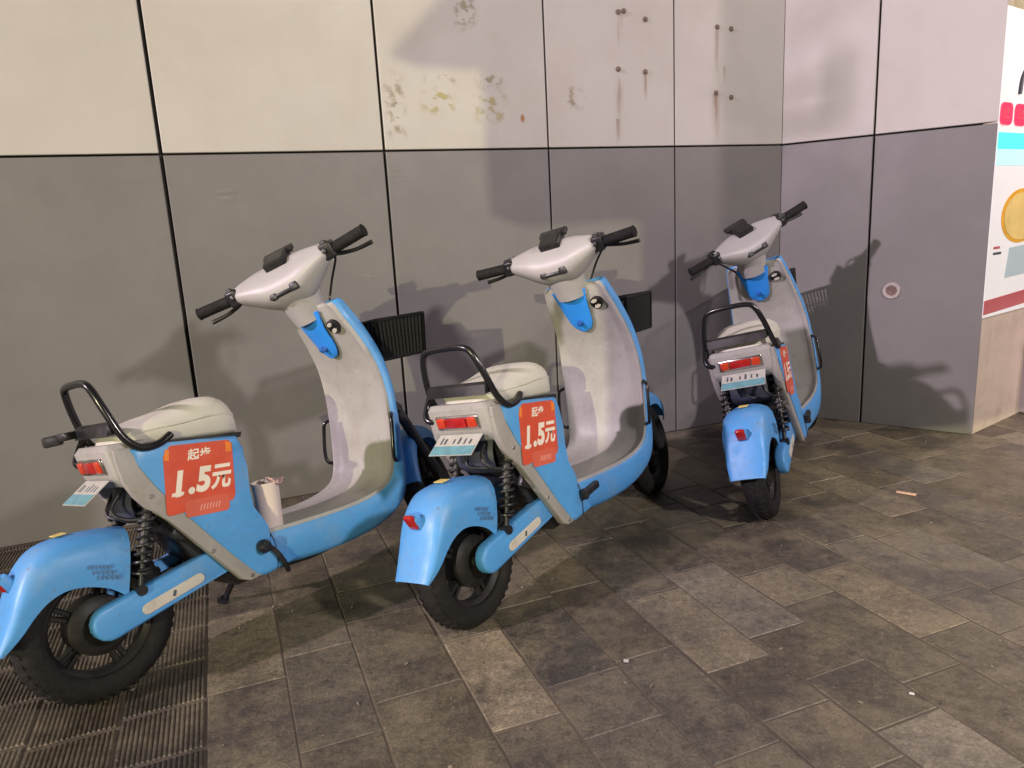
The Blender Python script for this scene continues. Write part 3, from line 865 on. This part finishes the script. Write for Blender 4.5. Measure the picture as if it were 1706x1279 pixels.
def mesh_frame():
    bm = new_bm()
    prism(bm, [(0.14, 0.56), (0.22, 0.56), (0.44, 0.24), (0.44, 0.165), (0.36, 0.165), (0.245, 0.30), (0.17, 0.45)], -0.085, 0.085, bevel=0.01, seg=2)
    for sg in (-1, 1): tube(bm, [(0.0, sg * 0.065, 0.2), (0.34, sg * 0.065, 0.262)], 0.014)
    tube(bm, [(0.34, -0.1, 0.262), (0.34, 0.1, 0.262)], 0.018)
    tube(bm, [(0.165, -0.11, 0.51), (0.165, 0.11, 0.51)], 0.012)
    # loose wires and bracket under the tail
    tube(bm, [(0.12, -0.06, 0.53), (0.08, -0.07, 0.49), (0.10, -0.09, 0.455), (0.17, -0.1, 0.44)], 0.006, smooth=4)
    tube(bm, [(0.13, 0.02, 0.53), (0.09, 0.00, 0.47), (0.12, -0.04, 0.45), (0.2, -0.06, 0.42)], 0.005, smooth=4)
    box(bm, (0.235, -0.095, 0.375), (0.05, 0.02, 0.045), Matrix.Rotation(R(30), 3, 'Y'), bevel=0.004)
    # floor beams
    for sg in (-1, 1): tube(bm, [(0.42, sg * 0.07, 0.19), (0.62, sg * 0.07, 0.165), (0.80, sg * 0.06, 0.175), (0.86, sg * 0.05, 0.19)], 0.017, smooth=4)
    return done(bm, 'frame', angle=40)
def mesh_flap():
    bm = new_bm(); rows = []
    for x, z in spline([(0.130, 0.545), (0.112, 0.50), (0.112, 0.455), (0.138, 0.43)], 4):
        rows.append([(x + 0.02 * (abs(y) / 0.075) ** 2, y, z) for y in [-0.075 + 0.015 * k for k in range(11)]])
    grid(bm, rows); thick(bm, 0.005); return done(bm, 'flap', angle=50)
def mesh_box(c, s_, rotm=None, bevel=0.0, seg=2, name='piece'):
    bm = new_bm(); box(bm, c, s_, rotm, bevel, seg); return done(bm, name, angle=40)

PB = Vector((0.189, 0, 0.4355)); PEX = Vector((0.197, 0, -0.026)); PEZ = Vector((0.032, 0, 0.187))
def sp(a, b_, y=-0.1362):
    p = PB + PEX * a + PEZ * b_
    return Vector((p.x, y, p.z))
def sticker_sheet(poly, y, th=0.0007):
    bm = new_bm()
    A = [bm.verts.new(sp(a, b_, y)) for a, b_ in poly]; B = [bm.verts.new(sp(a, b_, y - th)) for a, b_ in poly]
    bm.faces.new(A); bm.faces.new(B[::-1]); n = len(A)
    for i in range(n): bm.faces.new((A[i], B[i], B[(i + 1) % n], A[(i + 1) % n]))
    return done(bm, 'sheet', smooth=False)

def steer_matrix(a): return Matrix.Translation(PIV) @ Matrix.Rotation(a, 4, AX) @ Matrix.Translation(-PIV)

def mesh_cover():
    bm = new_bm(); rows = []
    st = [(-0.180, 0.781, 1.070, 0.017, 0.020), (-0.172, 0.783, 1.069, 0.028, 0.031), (-0.14, 0.791, 1.063, 0.041, 0.045), (-0.09, 0.804, 1.052, 0.058, 0.066), (-0.04, 0.814, 1.044, 0.068, 0.079)]
    st = st + [(-y, a, b_, c, d) for y, a, b_, c, d in st[::-1]]
    tl = R(-28)
    for y, cx, cz, rx, rz in spline(st, 4):
        row = []
        for k in range(24):
            a = 2 * math.pi * k / 24
            c, s_ = math.cos(a), math.sin(a)
            ex = rx * math.copysign(abs(c) ** 0.75, c); ez = rz * math.copysign(abs(s_) ** 0.75, s_)
            row.append((cx + ex * math.cos(tl) + ez * math.sin(tl) * -1, y, cz + ex * math.sin(tl) * -1 * -1 + ez * math.cos(tl)))
        rows.append(row)
    grid(bm, rows, close=True, caps=True)
    return done(bm, 'cover', angle=50)
def mesh_neck():
    bm = new_bm(); rows = []
    for t, r_ in ((0.09, 0.070), (0.06, 0.068), (0.03, 0.064), (0.0, 0.060), (-0.04, 0.056)):
        c = PIV + AX * t
        rows.append([c + Vector((math.cos(RAKE), 0, math.sin(RAKE))) * (r_ * 0.95 * math.cos(2 * math.pi * k / 20)) + Vector((0, r_ * 1.15 * math.sin(2 * math.pi * k / 20), 0)) for k in range(20)])
    grid(bm, rows, close=True, caps=True); return done(bm, 'neck', angle=50)
def mesh_grip(sg):
    bm = new_bm()
    a = Vector((0.783, sg * 0.195, 1.070)); b_ = Vector((0.768, sg * 0.330, 1.074)); d = b_ - a
    prof = [(0.0, 0.026), (0.03, 0.026), (0.05, 0.020)]
    for k in range(9): prof += [(0.08 + 0.1 * k, 0.0205), (0.13 + 0.1 * k, 0.0190)]
    prof += [(0.98, 0.022), (1.0, 0.018)]
    tube(bm, [a + d * t for t, _ in prof], [r_ for _, r_ in prof], n=14)
    return done(bm, 'grip', angle=40)
def mesh_switch(sg):
    bm = new_bm()
    box(bm, (0.783, sg * 0.186, 1.072), (0.056, 0.044, 0.058), Matrix.Rotation(R(-20), 3, 'Y'), bevel=0.009, seg=3)
    box(bm, (0.756, sg * 0.186, 1.094), (0.014, 0.020, 0.014), bevel=0.003, seg=1)
    box(bm, (0.800, sg * 0.178, 1.098), (0.030, 0.024, 0.022), bevel=0.005)
    box(bm, (0.752, sg * 0.182, 1.066), (0.012, 0.014, 0.016), bevel=0.003)
    tube(bm, [(0.80, sg * 0.178, 1.09), (0.835, sg * 0.165, 1.10), (0.855, sg * 0.12, 1.075), (0.86, sg * 0.08, 1.05)], 0.005, n=6, smooth=4)
    return done(bm, 'switch', angle=40)
def mesh_lever(sg):
    bm = new_bm()
    tube(bm, [(0.80, sg * 0.180, 1.066), (0.826, sg * 0.205, 1.058), (0.828, sg * 0.26, 1.046), (0.818, sg * 0.322, 1.042)], [0.010, 0.008, 0.007, 0.008], n=8, smooth=4)
    tube(bm, [(0.815, sg * 0.185, 1.062), (0.86, sg * 0.165, 1.055), (0.900, sg * 0.11, 1.01), (0.905, sg * 0.07, 0.95), (0.895, sg * 0.05, 0.90)], 0.0042, n=6, smooth=5)
    return done(bm, 'lever', angle=50)
def mesh_basket():
    bm = new_bm()
    zb, zt = 0.722, 0.862
    def rim(z, ex): return [(1.035 - ex * 0.2, 0.118 + ex), (1.243 + ex, 0.118 + ex), (1.243 + ex, -0.118 - ex), (1.035 - ex * 0.2, -0.118 - ex)]
    lo, hi = rim(zb, 0.0), rim(zt, 0.016)
    for (ring, z, rr) in ((lo, zb, 0.006), (hi, zt, 0.008), ([(a[0] * .5 + b_[0] * .5, a[1] * .5 + b_[1] * .5) for a, b_ in zip(lo, hi)], (zb + zt) / 2, 0.004)):
        for i in range(4):
            p, q = ring[i], ring[(i + 1) % 4]; tube(bm, [(p[0], p[1], z), (q[0], q[1], z)], rr, n=8)
    for i in range(4):
        n = 13 if i % 2 == 0 else 14
        for k in range(n + 1):
            t = k / n
            p = [lo[i][j] + (lo[(i + 1) % 4][j] - lo[i][j]) * t for j in (0, 1)]; q = [hi[i][j] + (hi[(i + 1) % 4][j] - hi[i][j]) * t for j in (0, 1)]
            dx, dy = lo[(i + 1) % 4][0] - lo[i][0], lo[(i + 1) % 4][1] - lo[i][1]
            a = math.atan2(dy, dx)
            tube(bm, [(p[0], p[1], zb), (q[0], q[1], zt)], 0.0066, n=5)
    box(bm, (1.139, 0, zb), (0.21, 0.236, 0.006))
    box(bm, (1.02, 0, 0.79), (0.06, 0.14, 0.11), bevel=0.008)
    return done(bm, 'basket', angle=40)
def mesh_fork():
    bm = new_bm()
    wc = Vector((1.25, 0, 0.2))
    top = PIV + AX * -0.47 + Vector((0.02, 0, 0))
    for sg in (-1, 1):
        tube(bm, [top + Vector((0.02, sg * 0.068, 0)), wc + Vector((-0.005, sg * 0.068, 0.0))], [0.019, 0.022], n=12)
    box(bm, top + Vector((0.02, 0, 0.0)), (0.05, 0.17, 0.04), Matrix.Rotation(RAKE, 3, 'Y'), bevel=0.008)
    tube(bm, [top, PIV + AX * -0.43 + Vector((0.02, 0, 0))], 0.022, n=12)
    tube(bm, [wc + Vector((0, -0.08, 0)), wc + Vector((0, 0.08, 0))], 0.010, n=8)
    return done(bm, 'fork', angle=40)
def liner_at(z, y):
    fr = line_frames()
    for f0, f1 in zip(fr[len(fr) // 2:], fr[len(fr) // 2 + 1:]):
        if f0[0].z <= z <= f1[0].z:
            t = (z - f0[0].z) / max(1e-9, f1[0].z - f0[0].z)
            p, nrm, w, e = f0[0].lerp(f1[0], t), f0[1].lerp(f1[1], t), f0[2] + (f1[2] - f0[2]) * t, f0[3] + (f1[3] - f0[3]) * t
            return liner_point(p, nrm, w, e, y / w), nrm
    p, nrm, w, e, d = fr[-1]
    return liner_point(p, nrm, w, e, y / w), nrm
def mesh_tongue():
    bm = new_bm(); rows = []
    for z, w in ((0.932, 0.074), (0.905, 0.066), (0.88, 0.060), (0.855, 0.056), (0.83, 0.052), (0.805, 0.046), (0.788, 0.036), (0.778, 0.022), (0.774, 0.006)):
        row = []
        for k in range(9):
            y = w * (k / 4 - 1) + 0.006
            p, nrm = liner_at(z, y)
            row.append(p - nrm * (0.012 - 0.006 * abs(k / 4 - 1) ** 3))
        rows.append(row)
    grid(bm, rows); thick(bm, 0.006); return done(bm, 'tongue', angle=60)
def mesh_lock(rad=0.025):
    bm = new_bm()
    p, nrm = liner_at(0.868, -0.088)
    q = Matrix.Rotation(0, 3, 'X')
    a = Vector(p) - nrm * 0.012; b_ = Vector(p) + nrm * 0.01
    tube(bm, [b_, a, a + nrm * 0.003, a + nrm * 0.004], [rad, rad, rad * 0.86, rad * 0.45], n=20)
    return done(bm, 'lock', angle=35)
def mesh_bumper(sg):
    bm = new_bm()
    pts = [(0.962, 0.176, 0.375), (0.937, 0.196, 0.385), (0.934, 0.203, 0.42), (0.950, 0.203, 0.50), (0.959, 0.198, 0.530), (0.980, 0.176, 0.540)]
    tube(bm, [(x, sg * y, z) for x, y, z in pts], 0.0065, n=8, smooth=4)
    return done(bm, 'bumper', angle=60)
def mesh_peg(folded):
    bm = new_bm()
    if folded:
        box(bm, (0.52, -0.145, 0.252), (0.105, 0.022, 0.026), Matrix.Rotation(R(-6), 3, 'Y'), bevel=0.006)
        box(bm, (0.475, -0.149, 0.250), (0.026, 0.026, 0.036), bevel=0.006)
    else:
        lathe(bm, [(0.0, -0.168), (0.014, -0.166), (0.020, -0.158), (0.020, -0.140), (0.014, -0.130)], (0.432, 0, 0.262), n=16)
        tube(bm, [(0.445, -0.142, 0.262), (0.468, -0.148, 0.23), (0.486, -0.146, 0.19), (0.50, -0.13, 0.16)], 0.008, n=8, smooth=3)
    return done(bm, 'peg', angle=40)
def mesh_stand():
    bm = new_bm()
    tube(bm, [(0.47, 0.08, 0.18), (0.455, 0.15, 0.12), (0.44, 0.215, 0.052)], 0.010, n=8)
    tube(bm, [(0.44, 0.205, 0.058), (0.44, 0.235, 0.050)], 0.016, n=8)
    return done(bm, 'stand', angle=40)
PLR = Matrix.Rotation(R(43), 3, 'Y')     # plate leans back
PLC = Vector((0.054, -0.004, 0.545))
def plate_piece(x0, z0, x1, z1, y, th):
    """rectangle in the plate's own plane: x across (seen from behind, rightwards), z up the plate"""
    bm = new_bm()
    ax_ = Vector((0, -1, 0)); up_ = Vector((0.84, 0, 0.54)).normalized(); nn = Vector((-0.54, 0, 0.84)).normalized()
    pts = [PLC + ax_ * a + up_ * b_ for a, b_ in ((x0, z0), (x1, z0), (x1, z1), (x0, z1))]
    A = [bm.verts.new(p + nn * y) for p in pts]; B = [bm.verts.new(p + nn * (y + th)) for p in pts]
    bm.faces.new(A); bm.faces.new(B[::-1])
    for i in range(4): bm.faces.new((A[i], B[i], B[(i + 1) % 4], A[(i + 1) % 4]))
    return done(bm, 'plate', smooth=False)
M['plate'] = mat('plate_white', (0.46, 0.46, 0.42), 0.4, var=0.08, vscale=30, dirt=(0.4, 0.38, 0.3), damt=0.4, dscale=25)
M['plateteal'] = mat('plate_teal', (0.13, 0.31, 0.36), 0.4, var=0.2, vscale=30)

def build_scooter(pos, heading, lean, steer, label, peg_folded, first):
    root = empty('scooter')
    tag(root, label, 'scooter', 'scooters parked along the wall')
    root.matrix_world = Matrix.Translation((*pos, 0)) @ Matrix.Rotation(R(heading), 4, 'Z') @ Matrix.Rotation(R(-lean), 4, 'X')
    SM = steer_matrix(R(steer))
    def part(name, key, fn, m, parent=root, st=False):
        o = obj(name, cached(key, fn), m, parent)
        if st: o.matrix_local = SM
        return o
    rc, fc = (0, 0, 0.2), (1.25, 0, 0.2)
    # rear end
    t = part('rear_wheel', 'rt', lambda: wheel_tyre(rc), 'rubber'); part('rim', 'rr', lambda: wheel_rim(rc, 0.078), 'rim', t)
    rf = part('rear_fender', 'rf', lambda: mesh_fender(REAR_FENDER), 'blue')
    part('fender_print', 'fpr', lambda: mesh_fprint(), 'greyprint', rf)
    part('reflector_base', 'rfb', lambda: mesh_box((-0.166, 0, 0.378), (0.03, 0.040, 0.056), Matrix.Rotation(R(-28), 3, 'Y'), 0.008), 'blue', rf)
    part('reflector', 'rfl', lambda: mesh_box((-0.184, 0, 0.386), (0.016, 0.034, 0.048), Matrix.Rotation(R(-28), 3, 'Y'), 0.006, 3), 'redlens', rf)
    part('yellow_tag', 'ytg', lambda: mesh_box((-0.035, 0.0, 0.4595), (0.030, 0.035, 0.002)), 'yellowtag', rf)
    part('frame', 'frm', mesh_frame, 'black')
    part('mudflap', 'flp', mesh_flap, 'navy')
    for sg in (-1, 1):
        part('shock_absorber', ('shk', sg), lambda: mesh_shock(sg), 'black')
        a = part('swingarm_cover', ('arm', sg), lambda: mesh_arm(sg), 'blue')
        part('insert', ('ins', sg), lambda: mesh_insert(sg), 'insert', a)
    part('insert_mark', 'insm', lambda: mesh_box((0.17, -0.112, 0.2245), (0.008, 0.001, 0.016), Matrix.Rotation(R(25), 3, 'Y')), 'darkprint')
    # body
    part('body_panel', 'bdy', mesh_body, 'blue')
    for sg in (-1, 1): part('side_trim', ('trm', sg), lambda: mesh_trim(sg), 'trim')
    tl = part('tail_cover', 'tail', mesh_tail, 'cream')
    part('tail_light_bezel', 'tlb', lambda: mesh_box((0.086, 0, 0.606), (0.014, 0.170, 0.046), Matrix.Rotation(R(-9), 3, 'Y'), 0.006, 3), 'chrome', tl)
    part('tail_light', 'tlc', lambda: mesh_box((0.079, 0, 0.606), (0.012, 0.082, 0.032), Matrix.Rotation(R(-9), 3, 'Y'), 0.004, 2), 'redlens', tl)
    for sg in (-1, 1): part('turn_light', ('tli', sg), lambda: mesh_box((0.079, sg * 0.061, 0.606), (0.013, 0.034, 0.034), Matrix.Rotation(R(-9), 3, 'Y'), 0.006, 3), 'amber', tl)
    pl = part('number_plate', 'plt', lambda: plate_piece(-0.085, -0.045, 0.085, 0.04, 0, 0.002), 'plate')
    part('teal_band', 'pltt', lambda: plate_piece(-0.083, -0.043, 0.083, -0.008, 0.0022, 0.0006), 'plateteal', pl)
    for k, (a, b_) in enumerate(((-0.062, 0.014), (-0.045, 0.014), (-0.012, 0.016), (0.01, 0.014), (0.032, 0.014), (0.055, 0.014))):
        part('plate_mark', ('plm', k), lambda: plate_piece(a - 0.003 - 0.002 * (k % 2), b_ - 0.014, a + 0.003, b_ + 0.012 - 0.004 * (k % 3), 0.0022, 0.0004), 'darkprint', pl)
    part('seat', 'seat', mesh_seat, 'seat')
    st_ = part('seat_base', 'stb', mesh_seatbase, 'black')
    part('piping', 'stp', mesh_piping, 'seat', st_)
    for k, (x, z) in enumerate(((0.165, 0.50), (0.29, 0.30), (0.385, 0.19))):
        part('screw', ('scw', k), lambda: mesh_screw(x, z), 'steel')
    for sg in (-1, 1): part('panel_seam', ('seam', sg), lambda: mesh_seam(sg), 'navy')
    rl = part('grab_rail', 'rail', mesh_rail, 'gloss')
    part('rail_plate', 'railp', mesh_railplate, 'black', rl)
    # price sticker
    stk = part('price_sticker', 'stk', lambda: sticker_sheet(rrect(0, 0, 1, 1, 0.09) if False else rr_sticker(), -0.1355), 'sticker')
    part('sticker_tab', 'stk2', lambda: sticker_sheet(rrect(0.26, -0.075, 0.90, 0.175, 0.06), -0.1363), 'sticker2', stk)
    part('sticker_corner', 'stk3', lambda: sticker_sheet([(0.005, 0.80), (0.075, 0.78), (0.085, 0.95), (0.03, 0.955)], -0.1363), 'orange', stk)
    part('sticker_corner', 'stk4', lambda: sticker_sheet([(0.90, 0.80), (0.99, 0.80), (0.985, 0.93), (0.90, 0.97)], -0.1363), 'orange', stk)
    for k, (ch, sz, ca, cb, wa, bo) in enumerate((('1', 0.44, 0.170, 0.275, 0.85, 0.024), ('.', 0.46, 0.358, 0.283, 1.0, 0.020), ('5', 0.44, 0.525, 0.290, 0.92, 0.022), ('元', 0.37, 0.790, 0.315, 0.80, 0.012))):
        part('price_lettering', ('stxt', k), lambda: text_mesh(ch, sz, lambda a, b_: sp(ca + a * wa, cb + b_ * 1.08, -0.1366), bold=bo, shear=0.2), 'print', stk)
    part('figure_foot', 'stxf', lambda: sticker_sheet([(0.075, 0.262), (0.240, 0.262), (0.258, 0.312), (0.093, 0.312)], -0.1366, 0.0004), 'print', stk)
    part('heading_lettering', 'stxt2', lambda: text_mesh('起步', 0.17, lambda a, b_: sp(0.50 + a, 0.77 + b_, -0.1366), bold=0.004, shear=0.1), 'print', stk)
    for k in range(7): part('small_print', ('smp', k), lambda: sticker_sheet([(0.46 + 0.045 * k, 0.0), (0.475 + 0.045 * k, 0.0), (0.50 + 0.045 * k, 0.085), (0.485 + 0.045 * k, 0.085)], -0.1371, 0.0003), 'pinkprint', stk)
    # floor and shield
    part('floor_liner', 'lin', mesh_liner, 'cream')
    part('outer_shell', 'shl', mesh_shell, 'blue')
    tg = part('hook_panel', 'tng', mesh_tongue, 'blue_bright')
    part('hook', 'hook', mesh_hook, 'blue_dark', tg)
    lk = part('key_lock', 'lock', mesh_lock, 'gloss')
    for k in (0, 1): part('key_face', ('lkh', k), lambda: mesh_keyface(k), 'insert', lk)
    for sg in (-1, 1): part('side_bumper', ('bmp', sg), lambda: mesh_bumper(sg), 'gloss')
    part('foot_peg', ('peg', peg_folded), lambda: mesh_peg(peg_folded), 'black')
    part('kickstand', 'kst', mesh_stand, 'gloss')
    bk_ = part('basket', 'bsk', mesh_basket, 'basket')
    # steering
    cv = part('handlebar_cover', 'cov', mesh_cover, 'silver', st=True)
    part('display', 'dsp', mesh_display, 'black', cv)
    part('screen', 'scr', mesh_screen, 'gloss', cv)
    part('toggle_bar', 'tgl', mesh_toggle, 'black', cv)
    part('headlight', 'hdl', lambda: mesh_box((0.886, 0, 1.028), (0.02, 0.09, 0.05), Matrix.Rotation(R(20), 3, 'Y'), 0.012, 3), 'chrome', cv)
    part('neck', 'nck', mesh_neck, 'silver', st=True)
    for sg in (-1, 1):
        sw = part('switch_housing', ('swt', sg), lambda: mesh_switch(sg), 'black', st=True)
        part('brake_lever', ('lev', sg), lambda: mesh_lever(sg), 'steel' if False else 'black', sw)
        part('grip', ('grp', sg), lambda: mesh_grip(sg), 'rubber', st=True)
    part('fork', 'frk', mesh_fork, 'black', st=True)
    part('front_fender', 'ff', lambda: mesh_fender(FRONT_FENDER, fc), 'blue', st=True)
    fw = part('front_wheel', 'ft', lambda: wheel_tyre(fc), 'rubber', st=True); part('rim', 'fr', lambda: wheel_rim(fc, 0.05), 'rim', fw)
    return root

def mesh_seatbase():
    bm = new_bm()
    prism(bm, [(0.150, 0.632), (0.30, 0.613), (0.455, 0.592), (0.462, 0.606), (0.30, 0.628), (0.150, 0.648)], -0.124, 0.124, bevel=0.004, seg=1)
    return done(bm, 'seatbase', angle=40)
def mesh_piping():
    bm = new_bm()
    r_ = [(0.155, 0.098, 0.672), (0.21, 0.117, 0.676), (0.29, 0.125, 0.674), (0.36, 0.1265, 0.676), (0.415, 0.122, 0.672), (0.452, 0.104, 0.662), (0.468, 0.06, 0.655), (0.472, 0.0, 0.654)]
    tube(bm, r_ + [(x, -y, z) for x, y, z in r_[-2::-1]], 0.0042, n=6, smooth=4)
    return done(bm, 'piping', angle=60)
def mesh_screw(x, z):
    bm = new_bm(); lathe(bm, [(0.0, -0.1335), (0.0045, -0.1335), (0.006, -0.1325), (0.006, -0.130)], (x, 0, z), n=10); return done(bm, 'screw', angle=30)
def mesh_seam(sg):
    bm = new_bm()
    tube(bm, [(0.470, sg * 0.1335, 0.287), (0.476, sg * 0.136, 0.25), (0.470, sg * 0.1365, 0.20), (0.466, sg * 0.136, 0.178)], 0.0018, n=5, smooth=3)
    return done(bm, 'seam')
def rr_sticker():
    return [(0.04, 0.0), (0.96, 0.06), (1.0, 0.14), (1.0, 0.92), (0.94, 0.985), (0.10, 1.0), (0.0, 0.86), (0.0, 0.04)]
def mesh_fprint():
    """worn block of lettering on the fender's right side, as short bars"""
    bm = new_bm(); rnd_ = random.Random(3)
    for r_ in range(3):
        x = -0.012 + 0.008 * r_
        while x < 0.042 + 0.004 * r_:
            w = rnd_.uniform(0.005, 0.011)
            box(bm, (x + w / 2, -0.0895, 0.362 - 0.014 * r_ - x * 0.35), (w, 0.0012, rnd_.uniform(0.008, 0.012)))
            x += w + 0.0022
    return done(bm, 'fprint', smooth=False)
def mesh_hook():
    bm = new_bm()
    p, nrm = liner_at(0.815, 0.004)
    p = Vector(p) - nrm * 0.012
    tube(bm, [p, p - nrm * 0.020 + Vector((0, 0, -0.004)), p - nrm * 0.026 + Vector((0, 0, 0.010))], [0.011, 0.009, 0.007], n=10, smooth=3)
    box(bm, p + Vector((0.006, -0.004, -0.014)), (0.012, 0.022, 0.008), bevel=0.002)
    return done(bm, 'hook')
def mesh_keyface(k):
    bm = new_bm()
    p, nrm = liner_at(0.868, -0.088)
    a = Vector(p) - nrm * 0.0122
    ey = Vector((0, 1, 0)); ez = nrm.cross(ey).normalized()
    pts = []
    for i in range(9):
        an = R(25 + 180 * k + 100 * i / 8)
        pts.append((math.cos(an) * 0.020, math.sin(an) * 0.020))
    for i in range(8, -1, -1):
        an = R(25 + 180 * k + 100 * i / 8)
        pts.append((math.cos(an) * 0.007, math.sin(an) * 0.007))
    A = [bm.verts.new(a + ey * u_ + ez * w_) for u_, w_ in pts]; B = [bm.verts.new(a - nrm * 0.002 + ey * u_ + ez * w_) for u_, w_ in pts]
    n = len(pts)
    bm.faces.new(B)
    for i in range(n): bm.faces.new((A[i], B[i], B[(i + 1) % n], A[(i + 1) % n]))
    return done(bm, 'keyface', smooth=False)
def mesh_display():
    bm = new_bm()
    rm = Matrix.Rotation(R(-40), 3, 'Y')
    box(bm, (0.790, 0.0, 1.122), (0.078, 0.082, 0.036), rm, bevel=0.004)
    box(bm, (0.824, 0.0, 1.152), (0.034, 0.112, 0.018), rm, bevel=0.004)
    return done(bm, 'display', angle=40)
def mesh_screen():
    bm = new_bm()
    rm = Matrix.Rotation(R(-40), 3, 'Y')
    box(bm, Vector((0.790, 0, 1.122)) + rm @ Vector((-0.004, 0, 0.0185)), (0.060, 0.068, 0.002), rm)
    return done(bm, 'screen', smooth=False)
def mesh_toggle():
    bm = new_bm()
    tube(bm, [(0.762, 0.062, 1.010), (0.748, 0.050, 1.003), (0.748, -0.045, 1.003), (0.762, -0.057, 1.010)], 0.009, n=8)
    box(bm, (0.748, -0.040, 1.008), (0.022, 0.032, 0.028), bevel=0.006); box(bm, (0.748, 0.040, 1.004), (0.020, 0.026, 0.022), bevel=0.005)
    return done(bm, 'toggle', angle=40)

S1 = build_scooter((-1.112, 1.777), 49.3, 11.3, 34, 'blue scooter nearest the viewer, paper cup on its floorboard, far left', False, True)
S2 = build_scooter((-0.140, 2.045), 53.85, 9.6, 8, 'blue scooter in the middle, handlebar nearly straight, leaning left', True, False)
S3 = build_scooter((0.991, 2.733), 63.1, 12.9, 40, 'blue scooter farthest away, seen from behind in the wall corner', True, False)

# extra clamp on the near scooter's rail
bm = new_bm()
box(bm, (0.085, 0.128, 0.700), (0.05, 0.05, 0.022), Matrix.Rotation(R(15), 3, 'Z'), bevel=0.006)
box(bm, (0.05, 0.145, 0.695), (0.05, 0.022, 0.030), bevel=0.006)
obj('rail_clamp', done(bm, 'rail_clamp', angle=40), 'black', S1)

# ------------------------------------------------------------------ paper cup on the near scooter's floor
cupr = empty('paper_cup')
tag(cupr, 'pink paper cup with a crumpled film top, standing on the near floorboard', 'cup')
cp = S1.matrix_world @ Vector((0.512, -0.070, 0.286))
cupr.matrix_world = Matrix.Translation(cp) @ Matrix.Rotation(R(-4), 4, 'Y') @ Matrix.Rotation(R(-6), 4, 'X') @ Matrix.Scale(1.12, 4)
bm = new_bm()
lathe(bm, [(0.0, 0.003), (0.030, 0.003), (0.031, 0.0), (0.036, 0.125), (0.038, 0.130), (0.038, 0.134), (0.0345, 0.134), (0.0335, 0.125), (0.0300, 0.05), (0.0, 0.05)], (0, 0, 0), n=32, axis='z')
obj('cup_wall', done(bm, 'cup_wall', angle=40), 'cup', cupr)
bm = new_bm(); rows = []
rnd2 = random.Random(5)
for i in range(5):
    rows.append([(0.004 + 0.012 * i, -0.020 + 0.010 * j, 0.137 + 0.010 * math.sin(i * 1.3 + j) + rnd2.uniform(-0.003, 0.003) - 0.0006 * i * j) for j in range(5)])
grid(bm, rows); thick(bm, 0.001)
obj('crumpled_film', done(bm, 'film', angle=80), 'napkin', cupr)

# ------------------------------------------------------------------ litter
def litter(name, px_ground, size, ang, m, label, cat):
    bm = new_bm()
    rnd3 = random.Random(name + cat + str(px_ground[0]))
    box(bm, (0, 0, size[2] / 2), size, bevel=min(size) * 0.3, seg=2)
    for v in bm.verts: v.co.z += 0.15 * size[2] * math.sin(v.co.x * 200); v.co.y += rnd3.uniform(-0.06, 0.06) * size[1]
    o = obj(name, done(bm, name, angle=50), m)
    o.location = (px_ground[0], px_ground[1], 0.0005)
    o.rotation_euler = (0, 0, R(ang))
    tag(o, label, cat)
litter('wood_stick', (1.61, 2.88), (0.075, 0.022, 0.004), -42, 'litterstick', 'tan flat stick lying on the paving at right, below the short wall', 'litter')
litter('paper_scrap', (0.27, 1.80), (0.009, 0.014, 0.005), 70, 'litterwhite', 'white paper scrap on the paving, in front of the middle scooter', 'litter')
litter('paper_scrap', (0.94, 1.60), (0.006, 0.012, 0.004), 60, 'litterwhite', 'small white scrap on dark paving near the lower right corner', 'litter')

# grit and crumbs scattered over the paving: too small to pick apart
bm = new_bm()
rg = random.Random(44)
for k in range(420):
    u_ = rg.uniform(-3.6, 1.2); v_ = rg.uniform(0.3, 3.3)
    P = K + U * u_ + NV * v_
    if (P - K).dot(NV2) < 0.03 and u_ > 0: continue
    r_ = rg.choice([0.0015, 0.002, 0.0025, 0.004])
    rm = Matrix.Rotation(rg.uniform(0, 6.28), 3, 'Z') @ Matrix.Rotation(rg.uniform(-0.5, 0.5), 3, 'X')
    box(bm, (P.x, P.y, r_ * 0.5), (r_ * rg.uniform(1, 3), r_ * rg.uniform(0.8, 1.4), r_), rm)
gr_ = obj('grit', done(bm, 'grit', smooth=False), None)
gr_.data.materials.append(mat('grit', (0.20, 0.17, 0.13), 0.8, var=0.5, vscale=12))
gr_['kind'] = 'stuff'
gr_['label'] = 'fine grit and crumbs scattered over the paving'
gr_['category'] = 'grit'
